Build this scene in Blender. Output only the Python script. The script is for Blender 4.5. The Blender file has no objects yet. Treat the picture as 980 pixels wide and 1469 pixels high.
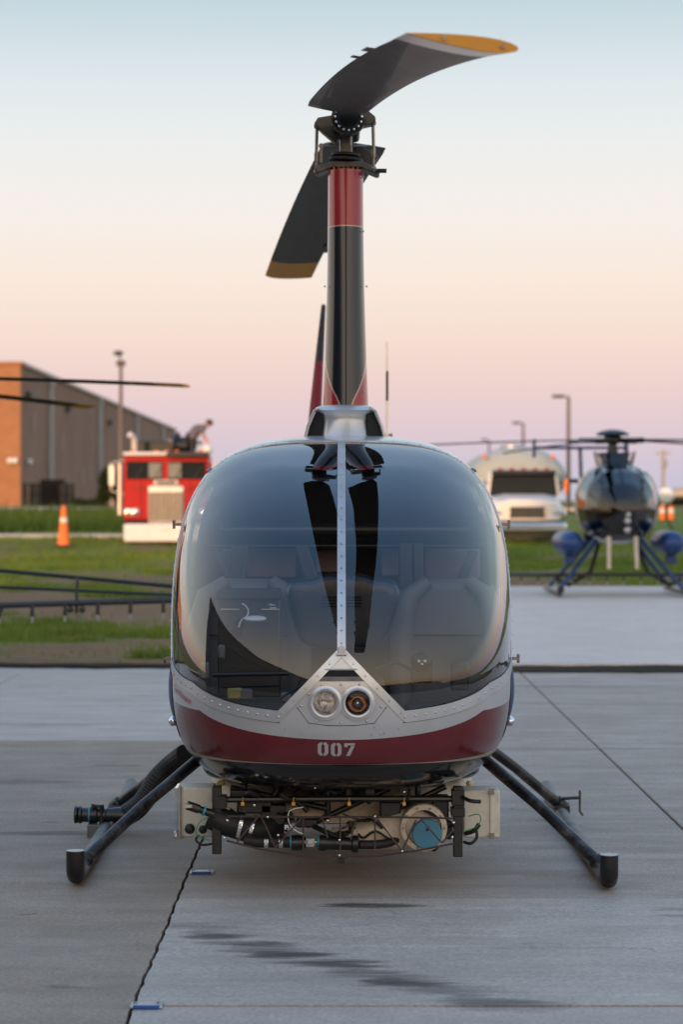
import bpy, bmesh, math, random
import numpy as np
from mathutils import Vector, Matrix

random.seed(7)
rng = np.random.default_rng(7)
S = bpy.context.scene
COL = S.collection
R = math.radians

# ------------------------------------------------------------------ camera
F, CX, HY, CH = 3470.0, 490.0, 718.0, 1.53      # focal length (photo px), centre column, horizon row, eye height
cam_d = bpy.data.cameras.new("camera")
cam = bpy.data.objects.new("camera", cam_d)
COL.objects.link(cam)
cam.location = (0, 0, CH)
cam.rotation_euler = (R(90), 0, 0)
cam_d.sensor_fit = 'VERTICAL'
cam_d.sensor_height = 36.0
cam_d.lens = F / 1469.0 * 36.0
cam_d.shift_y = -(734.5 - HY) / 1469.0
cam_d.clip_start = 0.1
cam_d.clip_end = 6000
cam_d.dof.use_dof = True
cam_d.dof.focus_distance = 9.35
cam_d.dof.aperture_fstop = 3.6
S.camera = cam


def P(px, py, d):
    return Vector(((px - CX) * d / F, d, CH + (HY - py) * d / F))


def lin(r, g, b):
    def f(c):
        c /= 255.0
        return c / 12.92 if c <= 0.04045 else ((c + 0.055) / 1.055) ** 2.4
    return (f(r), f(g), f(b), 1.0)


# ------------------------------------------------------------------ sky (dusk, sun low behind the camera to the left)
SUN_EL, SUN_DIR = 5.0, Vector((-0.4, -0.9165, 0))
W = bpy.data.worlds.new("World")
S.world = W
W.use_nodes = True
nt = W.node_tree
nt.nodes.clear()
N = nt.nodes.new
out = N('ShaderNodeOutputWorld')
bg = N('ShaderNodeBackground')
tc = N('ShaderNodeTexCoord')
nrm = N('ShaderNodeVectorMath'); nrm.operation = 'NORMALIZE'
sep = N('ShaderNodeSeparateXYZ')
nt.links.new(tc.outputs['Generated'], nrm.inputs[0])
nt.links.new(nrm.outputs[0], sep.inputs[0])


def ramp(stops):
    n = N('ShaderNodeValToRGB')
    cr = n.color_ramp
    cr.interpolation = 'LINEAR'
    while len(cr.elements) > 1:
        cr.elements.remove(cr.elements[-1])
    for i, (p, c) in enumerate(stops):
        if i == 0:
            e = cr.elements[0]; e.position = p
        else:
            e = cr.elements.new(p)
        e.color = c
    nt.links.new(sep.outputs[2], n.inputs[0])
    return n


def lx(k, *c):
    q = lin(*c); return (q[0] * k, q[1] * k, q[2] * k, 1.0)


east = ramp([(0.0, lin(196, 197, 214)), (0.012, lin(208, 198, 214)), (0.030, lin(226, 203, 210)), (0.048, lin(238, 211, 206)),
             (0.068, lin(247, 223, 209)), (0.090, lin(250, 233, 220)), (0.115, lin(247, 239, 232)), (0.145, lin(238, 239, 238)),
             (0.170, lin(224, 233, 236)), (0.205, lin(194, 213, 222)), (0.30, lx(1.05, 190, 210, 222)), (0.50, lx(1.15, 172, 198, 224)),
             (1.0, lx(1.3, 132, 174, 224))])
# the sunset side is several times brighter than the sky opposite it
west = ramp([(0.0, lx(1.6, 240, 176, 120)), (0.04, lx(1.9, 250, 198, 142)), (0.10, lx(2.0, 253, 222, 186)), (0.18, lx(2.0, 250, 230, 204)),
             (0.30, lx(2.0, 242, 226, 204)), (0.50, lx(1.9, 212, 208, 206)), (0.75, lx(1.6, 168, 190, 220)), (1.0, lx(1.3, 132, 174, 224))])
dot = N('ShaderNodeVectorMath'); dot.operation = 'DOT_PRODUCT'
dot.inputs[1].default_value = SUN_DIR
nt.links.new(nrm.outputs[0], dot.inputs[0])
mr = N('ShaderNodeMapRange'); mr.interpolation_type = 'SMOOTHSTEP'
mr.inputs['From Min'].default_value = -0.75
mr.inputs['From Max'].default_value = 0.95
nt.links.new(dot.outputs['Value'], mr.inputs['Value'])
mx = N('ShaderNodeMix'); mx.data_type = 'RGBA'
nt.links.new(mr.outputs[0], mx.inputs[0])
nt.links.new(east.outputs[0], mx.inputs[6])
nt.links.new(west.outputs[0], mx.inputs[7])
nt.links.new(mx.outputs[2], bg.inputs[0])
bg.inputs[1].default_value = 1.0
nt.links.new(bg.outputs[0], out.inputs[0])

sun_d = bpy.data.lights.new("sun", 'SUN')
sun = bpy.data.objects.new("sun", sun_d)
COL.objects.link(sun)
sun_d.energy = 3.8
sun_d.color = (1.0, 0.56, 0.28)
sun_d.angle = R(0.6)
to_sun = Vector((SUN_DIR.x * math.cos(R(SUN_EL)), SUN_DIR.y * math.cos(R(SUN_EL)), math.sin(R(SUN_EL))))
sun.rotation_euler = to_sun.to_track_quat('Z', 'Y').to_euler()
sun.location = (-30, -40, 30)

S.view_settings.view_transform = 'Standard'
S.view_settings.look = 'None'
S.view_settings.exposure = 0.0
S.view_settings.gamma = 1.0
S.cycles.max_bounces = 10
S.cycles.transparent_max_bounces = 16
S.cycles.caustics_reflective = False
S.cycles.caustics_refractive = False


# ------------------------------------------------------------------ materials
def new_mat(name):
    m = bpy.data.materials.new(name)
    m.use_nodes = True
    t = m.node_tree
    return m, t, t.nodes['Principled BSDF']


def mat(name, rgb, rough=0.5, metal=0.0, coat=0.0, var=0.12, scale=6.0, bump=0.0, bscale=40.0, spec=0.5, dirt=None, dscale=3.0, damt=0.5, vec=(1, 1, 1)):
    m, t, b = new_mat(name)
    L = t.links.new
    b.inputs['Roughness'].default_value = rough
    b.inputs['Metallic'].default_value = metal
    b.inputs['Coat Weight'].default_value = coat
    b.inputs['Coat Roughness'].default_value = 0.04
    b.inputs['Specular IOR Level'].default_value = spec
    c = t.nodes.new('ShaderNodeTexCoord')
    mp = t.nodes.new('ShaderNodeMapping')
    mp.inputs['Scale'].default_value = vec
    L(c.outputs['Object'], mp.inputs[0])
    n = t.nodes.new('ShaderNodeTexNoise')
    n.inputs['Scale'].default_value = scale
    n.inputs['Detail'].default_value = 6
    n.inputs['Roughness'].default_value = 0.65
    L(mp.outputs[0], n.inputs['Vector'])
    r = t.nodes.new('ShaderNodeMapRange')
    r.inputs['From Min'].default_value = 0.3
    r.inputs['From Max'].default_value = 0.7
    r.inputs['To Min'].default_value = 1 - var
    r.inputs['To Max'].default_value = 1 + var
    L(n.outputs['Fac'], r.inputs['Value'])
    mul = t.nodes.new('ShaderNodeVectorMath'); mul.operation = 'SCALE'
    mul.inputs[0].default_value = rgb[:3]
    L(r.outputs[0], mul.inputs['Scale'])
    last = mul.outputs[0]
    if dirt:
        n2 = t.nodes.new('ShaderNodeTexNoise')
        n2.inputs['Scale'].default_value = dscale
        n2.inputs['Detail'].default_value = 8
        n2.inputs['Roughness'].default_value = 0.7
        L(mp.outputs[0], n2.inputs['Vector'])
        r2 = t.nodes.new('ShaderNodeMapRange')
        r2.inputs['From Min'].default_value = 0.5
        r2.inputs['From Max'].default_value = 0.72
        r2.inputs['To Max'].default_value = damt
        L(n2.outputs['Fac'], r2.inputs['Value'])
        mm = t.nodes.new('ShaderNodeMix'); mm.data_type = 'RGBA'
        L(r2.outputs[0], mm.inputs[0])
        L(last, mm.inputs[6])
        mm.inputs[7].default_value = (*dirt[:3], 1)
        last = mm.outputs[2]
    L(last, b.inputs['Base Color'])
    # roughness variation
    rr = t.nodes.new('ShaderNodeMapRange')
    rr.inputs['To Min'].default_value = max(0.0, rough * 0.75)
    rr.inputs['To Max'].default_value = min(1.0, rough * 1.25)
    L(n.outputs['Fac'], rr.inputs['Value'])
    L(rr.outputs[0], b.inputs['Roughness'])
    if bump > 0:
        n3 = t.nodes.new('ShaderNodeTexNoise')
        n3.inputs['Scale'].default_value = bscale
        n3.inputs['Detail'].default_value = 4
        L(mp.outputs[0], n3.inputs['Vector'])
        bp = t.nodes.new('ShaderNodeBump')
        bp.inputs['Strength'].default_value = bump
        bp.inputs['Distance'].default_value = 0.01
        L(n3.outputs['Fac'], bp.inputs['Height'])
        L(bp.outputs[0], b.inputs['Normal'])
    return m


def glass(name, tint, boost=1.7, ior=1.5, rough=0.0):
    m = bpy.data.materials.new(name)
    m.use_nodes = True
    t = m.node_tree
    t.nodes.clear()
    L = t.links.new
    o = t.nodes.new('ShaderNodeOutputMaterial')
    mixs = t.nodes.new('ShaderNodeMixShader')
    tr = t.nodes.new('ShaderNodeBsdfTransparent'); tr.inputs[0].default_value = (*tint, 1)
    gl = t.nodes.new('ShaderNodeBsdfGlossy'); gl.inputs['Roughness'].default_value = rough
    gl.inputs[0].default_value = (1, 1, 1, 1)
    # two-sided pane reflectance, same seen from either side
    g = t.nodes.new('ShaderNodeNewGeometry')
    d = t.nodes.new('ShaderNodeVectorMath'); d.operation = 'DOT_PRODUCT'
    L(g.outputs['Incoming'], d.inputs[0]); L(g.outputs['Normal'], d.inputs[1])
    a = t.nodes.new('ShaderNodeMath'); a.operation = 'ABSOLUTE'; L(d.outputs['Value'], a.inputs[0])
    one = t.nodes.new('ShaderNodeMath'); one.operation = 'SUBTRACT'; one.inputs[0].default_value = 1.0; L(a.outputs[0], one.inputs[1])
    pw = t.nodes.new('ShaderNodeMath'); pw.operation = 'POWER'; L(one.outputs[0], pw.inputs[0]); pw.inputs[1].default_value = 2.7
    f0 = ((ior - 1) / (ior + 1)) ** 2 * boost
    mu = t.nodes.new('ShaderNodeMath'); mu.operation = 'MULTIPLY_ADD'; L(pw.outputs[0], mu.inputs[0])
    mu.inputs[1].default_value = 1 - f0; mu.inputs[2].default_value = f0; mu.use_clamp = True
    L(mu.outputs[0], mixs.inputs[0]); L(tr.outputs[0], mixs.inputs[1]); L(gl.outputs[0], mixs.inputs[2])
    L(mixs.outputs[0], o.inputs[0])
    return m


M = {}
M['silver'] = mat('silver paint', (0.54, 0.555, 0.58), 0.32, 0.45, 0.6, var=0.06, scale=3, dirt=(0.26, 0.24, 0.22), dscale=2.0, damt=0.22)
M['red'] = mat('maroon paint', (0.135, 0.006, 0.010), 0.24, 0.1, 0.5, var=0.12, scale=3, dirt=(0.05, 0.02, 0.018), dscale=5, damt=0.4)
M['navy'] = mat('navy black paint', (0.005, 0.006, 0.009), 0.18, 0.0, 0.4, var=0.15, scale=4)
M['finred'] = mat('fin red paint', (0.22, 0.01, 0.02), 0.6, spec=0.2)
M['findark'] = mat('fin dark paint', (0.012, 0.014, 0.02), 0.6, spec=0.2)
M['tan'] = mat('tan pinstripe', (0.42, 0.32, 0.22), 0.35, 0.0, 0.4)
M['frame'] = mat('brushed silver trim', (0.60, 0.62, 0.65), 0.36, 0.6, 0.1, var=0.08, scale=8, dirt=(0.3, 0.28, 0.26), dscale=9, damt=0.25)
M['darksteel'] = mat('dark oiled steel', (0.10, 0.095, 0.09), 0.35, 0.8, var=0.3, scale=25)
M['rivet'] = mat('rivet steel', (0.55, 0.55, 0.55), 0.3, 0.9)
M['chrome'] = mat('bright chrome', (0.85, 0.85, 0.86), 0.08, 1.0, var=0.04)
M['steel'] = mat('worn steel', (0.24, 0.225, 0.21), 0.38, 0.9, var=0.25, scale=20, dirt=(0.12, 0.09, 0.06), dscale=12, damt=0.5)
M['black'] = mat('black satin metal', (0.009, 0.0095, 0.010), 0.36, 0.0, 0.1, var=0.3, scale=14)
M['rubber'] = mat('black rubber', (0.010, 0.010, 0.010), 0.6, var=0.3, scale=16)
M['matte'] = mat('matte black void', (0.008, 0.008, 0.008), 0.9)
M['skid'] = mat('black skid paint', (0.010, 0.011, 0.013), 0.36, 0.0, 0.1, var=0.3, scale=9, dirt=(0.16, 0.15, 0.14), dscale=9, damt=0.7)
M['skidworn'] = mat('worn grey skid tube', (0.15, 0.15, 0.155), 0.5, 0.3, var=0.35, scale=16, dirt=(0.03, 0.03, 0.03), dscale=9, damt=0.8)
M['blade'] = mat('blade charcoal paint', (0.034, 0.029, 0.028), 0.5, 0.0, 0.05, var=0.3, scale=3, vec=(4, 0.6, 1), dirt=(0.09, 0.06, 0.055), dscale=2.0, damt=0.35)
M['bladewhite'] = mat('blade white band', (0.88, 0.84, 0.84), 0.3, 0.75)
M['bladetip'] = mat('blade orange tip', (0.72, 0.30, 0.02), 0.45, var=0.08)
M['lining'] = mat('dark cabin lining', (0.012, 0.0125, 0.014), 0.85)
M['skyglow'] = mat('mauve grey upholstery', (0.26, 0.19, 0.19), 0.8, bump=0.15, bscale=80)  # dim pink sky light through rear panes, put into a panel colour
M['leather'] = mat('pale grey leather', (0.17, 0.17, 0.18), 0.5, bump=0.12, bscale=120, var=0.06)
M['panel'] = mat('charcoal panel vinyl', (0.030, 0.032, 0.036), 0.32, 0.0, 0.4, bump=0.1, bscale=150)
M['beige'] = mat('dirty beige fibreglass', (0.60, 0.51, 0.40), 0.55, var=0.1, scale=10, dirt=(0.12, 0.09, 0.06), dscale=40, damt=0.6)
M['cream'] = mat('cream enclosure plastic', (0.62, 0.59, 0.50), 0.5, var=0.06, dirt=(0.25, 0.22, 0.18), dscale=18, damt=0.35)
M['purple'] = mat('brown oxide tube', (0.085, 0.055, 0.055), 0.5, 0.3)
M['cyan'] = mat('teal plastic', (0.03, 0.30, 0.42), 0.4)
M['portblue'] = mat('blue rubber cap', (0.06, 0.22, 0.33), 0.6, var=0.1)
M['brass'] = mat('brass fitting', (0.65, 0.38, 0.08), 0.35, 0.8)
M['greenwire'] = mat('green wire', (0.02, 0.22, 0.10), 0.5)
M['white'] = mat('white plastic', (0.75, 0.75, 0.73), 0.4, var=0.04)
M['label'] = mat('black label', (0.02, 0.022, 0.02), 0.5)
M['redlens'] = mat('red lamp lens', (0.35, 0.01, 0.015), 0.12, 0.0, 0.8)
M['digit'] = mat('grey numerals', (0.38, 0.39, 0.40), 0.45)
M['script'] = mat('orange red script', (0.46, 0.05, 0.015), 0.6, spec=0.2)
M['windscreen'] = glass('tinted windscreen', (0.70, 0.72, 0.74), boost=1.5)
M['clear'] = glass('clear pane', (0.85, 0.87, 0.88), boost=1.6)
M['lens'] = glass('lamp lens', (0.93, 0.93, 0.93), boost=0.4)
M['dark_glass'] = glass('dark tinted pane', (0.16, 0.17, 0.19), boost=1.3)
M['reflector'] = mat('lamp reflector', (0.70, 0.70, 0.72), 0.04, 1.0, var=0.7, scale=60, bump=0.5, bscale=110, vec=(1, 1, .15))
M['groundrefl'] = mat('ground-tinted reflector', (0.34, 0.22, 0.17), 0.08, 1.0, var=0.1)  # brown of the mirrored ground put into the right bowl's colour
M['blue'] = mat('metallic blue paint', (0.005, 0.042, 0.16), 0.4, 0.1, 0.15, var=0.15)
M['heliblack'] = mat('gloss black paint', (0.004, 0.004, 0.0045), 0.15, 0.0, 0.3)
M['truckred'] = mat('truck red paint', (0.40, 0.004, 0.006), 0.5, 0.0, 0.05, spec=0.25, var=0.1)
M['polished'] = mat('polished trim', (0.74, 0.70, 0.66), 0.35, 0.3)
M['truckwhite'] = mat('truck white paint', (0.70, 0.69, 0.70), 0.4, 0.0, 0.2, var=0.05)
M['tank'] = mat('pale tank shell', (0.30, 0.345, 0.345), 0.55, 0.0, var=0.07, scale=1.5)
M['darkglass'] = mat('cab glass', (0.015, 0.02, 0.024), 0.2, 0.0, 0.0, spec=0.10)
M['curtain'] = mat('cab curtain', (0.20, 0.21, 0.21), 0.7)
M['tyre'] = mat('tyre rubber', (0.02, 0.02, 0.02), 0.8)
M['amber'] = mat('amber lens', (0.7, 0.18, 0.02), 0.25)
M['coneorange'] = mat('cone orange', (0.80, 0.17, 0.02), 0.55)
M['conewhite'] = mat('cone white sleeve', (0.72, 0.70, 0.68), 0.5)
M['polebrown'] = mat('brown pole paint', (0.13, 0.10, 0.09), 0.6)
M['pole'] = mat('grey pole', (0.28, 0.26, 0.25), 0.6)
M['lampbox'] = mat('lamp housing', (0.06, 0.05, 0.05), 0.5)
M['wood'] = mat('weathered pole wood', (0.34, 0.28, 0.24), 0.9, vec=(1, 1, 0.1))
M['hub'] = mat('dark hub metal', (0.012, 0.012, 0.013), 0.45)
M['coping'] = mat('coping metal', (0.46, 0.40, 0.38), 0.5)
M['downspout'] = mat('grey downspout', (0.34, 0.35, 0.37), 0.5)
M['fencedark'] = mat('dark fence', (0.008, 0.008, 0.009), 0.8, spec=0.1)
M['hangarwall'] = mat('hangar steel siding', (0.05, 0.05, 0.055), 0.6)
M['skin'] = mat('skin', (0.40, 0.23, 0.16), 0.5)
M['shirt'] = mat('blue grey shirt', (0.11, 0.11, 0.15), 0.85)
M['trousers'] = mat('dark trousers', (0.03, 0.03, 0.035), 0.85)
M['hair'] = mat('dark hair', (0.02, 0.015, 0.012), 0.7)
M['hivis'] = mat('orange glove', (0.75, 0.16, 0.03), 0.7)
M['blueglass'] = mat('blue reflector', (0.01, 0.07, 0.30), 0.2, 0.0, 0.5)
M['galv'] = mat('galvanised steel', (0.45, 0.45, 0.46), 0.4, 0.7, var=0.2, scale=20)
M['yellowhose'] = mat('yellow hose', (0.5, 0.42, 0.12), 0.5)


def brick_mat(name, c1, c2, mortar):
    m, t, b = new_mat(name)
    L = t.links.new
    c = t.nodes.new('ShaderNodeTexCoord')
    mp = t.nodes.new('ShaderNodeSeparateXYZ')
    L(c.outputs['Object'], mp.inputs[0])
    ad = t.nodes.new('ShaderNodeMath'); ad.operation = 'ADD'
    L(mp.outputs[0], ad.inputs[0]); L(mp.outputs[1], ad.inputs[1])
    cb = t.nodes.new('ShaderNodeCombineXYZ')
    L(ad.outputs[0], cb.inputs[0]); L(mp.outputs[2], cb.inputs[1])
    br = t.nodes.new('ShaderNodeTexBrick')
    br.inputs['Scale'].default_value = 1.0
    br.inputs['Brick Width'].default_value = 0.8
    br.inputs['Row Height'].default_value = 0.4
    br.inputs['Mortar Size'].default_value = 0.03
    br.inputs['Color1'].default_value = (*c1, 1)
    br.inputs['Color2'].default_value = (*c2, 1)
    br.inputs['Mortar'].default_value = (*mortar, 1)
    L(cb.outputs[0], br.inputs['Vector'])
    n = t.nodes.new('ShaderNodeTexNoise'); n.inputs['Scale'].default_value = 0.15; n.inputs['Detail'].default_value = 5
    L(c.outputs['Object'], n.inputs['Vector'])
    r = t.nodes.new('ShaderNodeMapRange'); r.inputs['To Min'].default_value = 0.75; r.inputs['To Max'].default_value = 1.25
    L(n.outputs['Fac'], r.inputs['Value'])
    sc = t.nodes.new('ShaderNodeVectorMath'); sc.operation = 'SCALE'
    L(br.outputs['Color'], sc.inputs[0]); L(r.outputs[0], sc.inputs['Scale'])
    L(sc.outputs[0], b.inputs['Base Color'])
    b.inputs['Roughness'].default_value = 0.9
    return m


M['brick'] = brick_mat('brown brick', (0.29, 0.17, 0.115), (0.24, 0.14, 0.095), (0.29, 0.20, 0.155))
M['bricksunlit'] = brick_mat('sunlit brick', (0.36, 0.16, 0.075), (0.31, 0.135, 0.06), (0.34, 0.19, 0.11))  # lit copy of the brown brick, sunset warmth put into its colour


def concrete(name, c1, c2, stains=(), streak=0.25, rough=0.75):
    m, t, b = new_mat(name)
    L = t.links.new

    def node(k, **kw):
        n = t.nodes.new(k)
        for a, v in kw.items():
            setattr(n, a, v)
        return n
    g = node('ShaderNodeNewGeometry')
    pos = g.outputs['Position']

    def noise(scale, vec=(1, 1, 1), detail=8, roughn=0.65):
        mp = node('ShaderNodeMapping'); mp.inputs['Scale'].default_value = vec
        L(pos, mp.inputs[0])
        n = node('ShaderNodeTexNoise'); n.inputs['Scale'].default_value = scale
        n.inputs['Detail'].default_value = detail; n.inputs['Roughness'].default_value = roughn
        L(mp.outputs[0], n.inputs['Vector'])
        return n.outputs['Fac']

    def mrange(v, a, bb, c=0.0, d=1.0):
        n = node('ShaderNodeMapRange'); n.interpolation_type = 'SMOOTHSTEP'
        n.inputs['From Min'].default_value = a; n.inputs['From Max'].default_value = bb
        n.inputs['To Min'].default_value = c; n.inputs['To Max'].default_value = d
        L(v, n.inputs['Value'])
        return n.outputs[0]

    def mix(f, a, bcol):
        n = node('ShaderNodeMix', data_type='RGBA')
        if isinstance(f, float): n.inputs[0].default_value = f
        else: L(f, n.inputs[0])
        if isinstance(a, tuple): n.inputs[6].default_value = (*a, 1)
        else: L(a, n.inputs[6])
        if isinstance(bcol, tuple): n.inputs[7].default_value = (*bcol, 1)
        else: L(bcol, n.inputs[7])
        return n.outputs[2]

    def math_(op, a, bb):
        n = node('ShaderNodeMath', operation=op)
        for i, v in enumerate((a, bb)):
            if isinstance(v, (int, float)): n.inputs[i].default_value = v
            else: L(v, n.inputs[i])
        return n.outputs[0]

    col = mix(mrange(noise(0.55), 0.32, 0.68), c1, c2)
    st = mrange(noise(1.0, (0.9, 5.5, 1)), 0.36, 0.70)
    dark = tuple(x * 0.66 for x in c1)
    col = mix(math_('MULTIPLY', st, streak * 1.6), col, dark)
    st2 = mrange(noise(1.6, (0.7, 9.0, 1)), 0.52, 0.75)
    col = mix(math_('MULTIPLY', st2, streak * 1.3), col, tuple(min(1, x * 1.5) for x in c2))
    fine = mrange(noise(70, detail=3), 0.3, 0.7)
    col = mix(math_('MULTIPLY', fine, 0.8), col, tuple(x * 0.62 for x in c1))
    spk = mrange(noise(160, detail=2), 0.66, 0.74)
    col = mix(math_('MULTIPLY', spk, 0.8), col, tuple(x * 0.3 for x in c1))
    sp2 = mrange(noise(7, detail=5), 0.62, 0.75)
    col = mix(math_('MULTIPLY', sp2, 0.35), col, tuple(x * 0.6 for x in c1))
    vo = node('ShaderNodeTexVoronoi', feature='DISTANCE_TO_EDGE'); vo.inputs['Scale'].default_value = 0.55
    wv = node('ShaderNodeVectorMath', operation='ADD'); L(pos, wv.inputs[0])
    nw = node('ShaderNodeTexNoise'); nw.inputs['Scale'].default_value = 2.2; nw.inputs['Detail'].default_value = 6; L(pos, nw.inputs['Vector'])
    L(nw.outputs['Color'], wv.inputs[1]); L(wv.outputs[0], vo.inputs['Vector'])
    crack = math_('MULTIPLY', mrange(vo.outputs['Distance'], 0.006, 0.001), mrange(noise(0.7, detail=3), 0.52, 0.62))
    col = mix(math_('MULTIPLY', crack, 0.55), col, tuple(x * 0.35 for x in c1))
    mot = mrange(noise(3.2, detail=9, roughn=0.75), 0.42, 0.68)
    col = mix(math_('MULTIPLY', mot, 0.45), col, tuple(x * 0.62 for x in c1))
    pit = mrange(noise(38, detail=2), 0.70, 0.76)
    col = mix(math_('MULTIPLY', pit, 0.6), col, tuple(x * 0.25 for x in c1))
    if stains:
        sx = node('ShaderNodeSeparateXYZ'); L(pos, sx.inputs[0])
        nx = math_('MULTIPLY', math_('SUBTRACT', noise(5, (0.8, 3, 1)), 0.5), 1.0)
        ny = math_('MULTIPLY', math_('SUBTRACT', noise(9, (0.5, 4, 1)), 0.5), 0.5)
        for (x, y, ax, ay, dk) in stains:
            ex = math_('DIVIDE', math_('ADD', math_('SUBTRACT', sx.outputs[0], x), math_('MULTIPLY', nx, 0.35)), ax)
            ey = math_('DIVIDE', math_('ADD', math_('SUBTRACT', sx.outputs[1], y), math_('MULTIPLY', ny, 0.22)), ay)
            dd = math_('ADD', math_('MULTIPLY', ex, ex), math_('MULTIPLY', ey, ey))
            k = mrange(dd, 1.6, 0.1, 0.0, dk)
            k = math_('MULTIPLY', k, mrange(noise(14, (0.4, 3.5, 1)), 0.25, 0.6, 0.55, 1.0))
            col = mix(k, col, tuple(v * 0.13 for v in c1))
    L(col, b.inputs['Base Color'])
    b.inputs['Roughness'].default_value = rough
    rr = mrange(noise(1.4, (1, 3, 1)), 0.3, 0.7, rough * 0.72, rough * 1.15)
    L(rr, b.inputs['Roughness'])
    bp = node('ShaderNodeBump'); bp.inputs['Strength'].default_value = 0.35; bp.inputs['Distance'].default_value = 0.004
    L(noise(90, detail=4), bp.inputs['Height'])
    L(bp.outputs[0], b.inputs['Normal'])
    return m


def gp(px, py):
    d = F * CH / (py - HY)
    return ((px - CX) * d / F, d)


smear = []
sr = random.Random(11)
for k in range(30):
    u = min(1.0, max(0.0, k / 29.0 + sr.uniform(-.02, .02)))
    px = 262 + 480 * u; py = 1328 + 114 * u ** 0.85 + sr.uniform(-5, 5)
    x, y = gp(px + sr.uniform(-12, 12), py)
    w = sr.uniform(0.07, 0.19)
    smear.append((x, y, w, sr.uniform(.03, .075), (0.95 if .12 < u < .72 else 0.5) * sr.uniform(.55, 1.0)))
x, y = gp(540, 1301); smear.append((x, y, 0.19, 0.05, 0.97))
x, y = gp(500, 1299); smear.append((x, y, 0.10, 0.035, 0.95))
x, y = gp(965, 1306); smear.append((x, y, 0.10, 0.035, 0.6))
x, y = gp(975, 1315); smear.append((x, y, 0.10, 0.035, 0.5))
leftst = []
for (px, py, ax, ay, k) in [(60, 1196, 0.34, 0.075, 0.75), (20, 1122, 0.34, 0.12, 0.5), (150, 1099, 0.10, 0.05, 0.5), (190, 1099, 0.06, 0.04, 0.6),
                            (100, 1417, 0.06, 0.035, 0.5), (35, 1312, 0.025, 0.02, 0.8), (70, 1180, 0.06, 0.03, 0.5), (170, 1330, 0.2, 0.1, 0.2)]:
    x, y = gp(px, py); leftst.append((x, y, ax, ay, k))
farst = []
for (px, py, ax, ay, k) in [(850, 985, 0.8, 0.12, 0.4), (900, 1010, 0.9, 0.10, 0.3), (60, 1040, 0.5, 0.1, 0.35), (800, 1075, 0.5, 0.06, 0.25), (890, 1075, 0.4, 0.05, 0.3)]:
    x, y = gp(px, py); farst.append((x, y, ax, ay, k))
M['slab_left'] = concrete('brownish concrete', (0.32, 0.25, 0.19), (0.42, 0.335, 0.26), leftst, 0.12)
M['slab_near'] = concrete('bluish smooth concrete', (0.45, 0.395, 0.345), (0.60, 0.535, 0.475), smear, 0.24, 0.62)
M['slab_mid'] = concrete('grey concrete', (0.39, 0.328, 0.275), (0.51, 0.44, 0.375), smear[-4:] + farst, 0.30)
M['slab_far'] = concrete('pale concrete', (0.47, 0.41, 0.358), (0.59, 0.52, 0.46), farst, 0.30, 0.6)
M['pad'] = concrete('pale apron concrete', (0.66, 0.575, 0.51), (0.76, 0.675, 0.605), (), 0.12)
M['asphalt'] = mat('dark asphalt', (0.05, 0.048, 0.046), 0.95, var=0.3, scale=2, spec=0.1)
M['joint'] = mat('joint dirt', (0.035, 0.027, 0.020), 1.0, spec=0.05, var=0.4, scale=5)


# ------------------------------------------------------------------ mesh helpers
def smooth_pts(pp, m=6):
    pp = [Vector(p) for p in pp]
    if len(pp) < 3: return pp
    sm = []
    for i in range(len(pp) - 1):
        a = pp[max(i - 1, 0)]; b_ = pp[i]; c = pp[i + 1]; d = pp[min(i + 2, len(pp) - 1)]
        for k in range(m):
            u = k / m
            sm.append(0.5 * ((2 * b_) + (c - a) * u + (2 * a - 5 * b_ + 4 * c - d) * u * u + (3 * b_ - a - 3 * c + d) * u ** 3))
    sm.append(pp[-1])
    return sm


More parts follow.
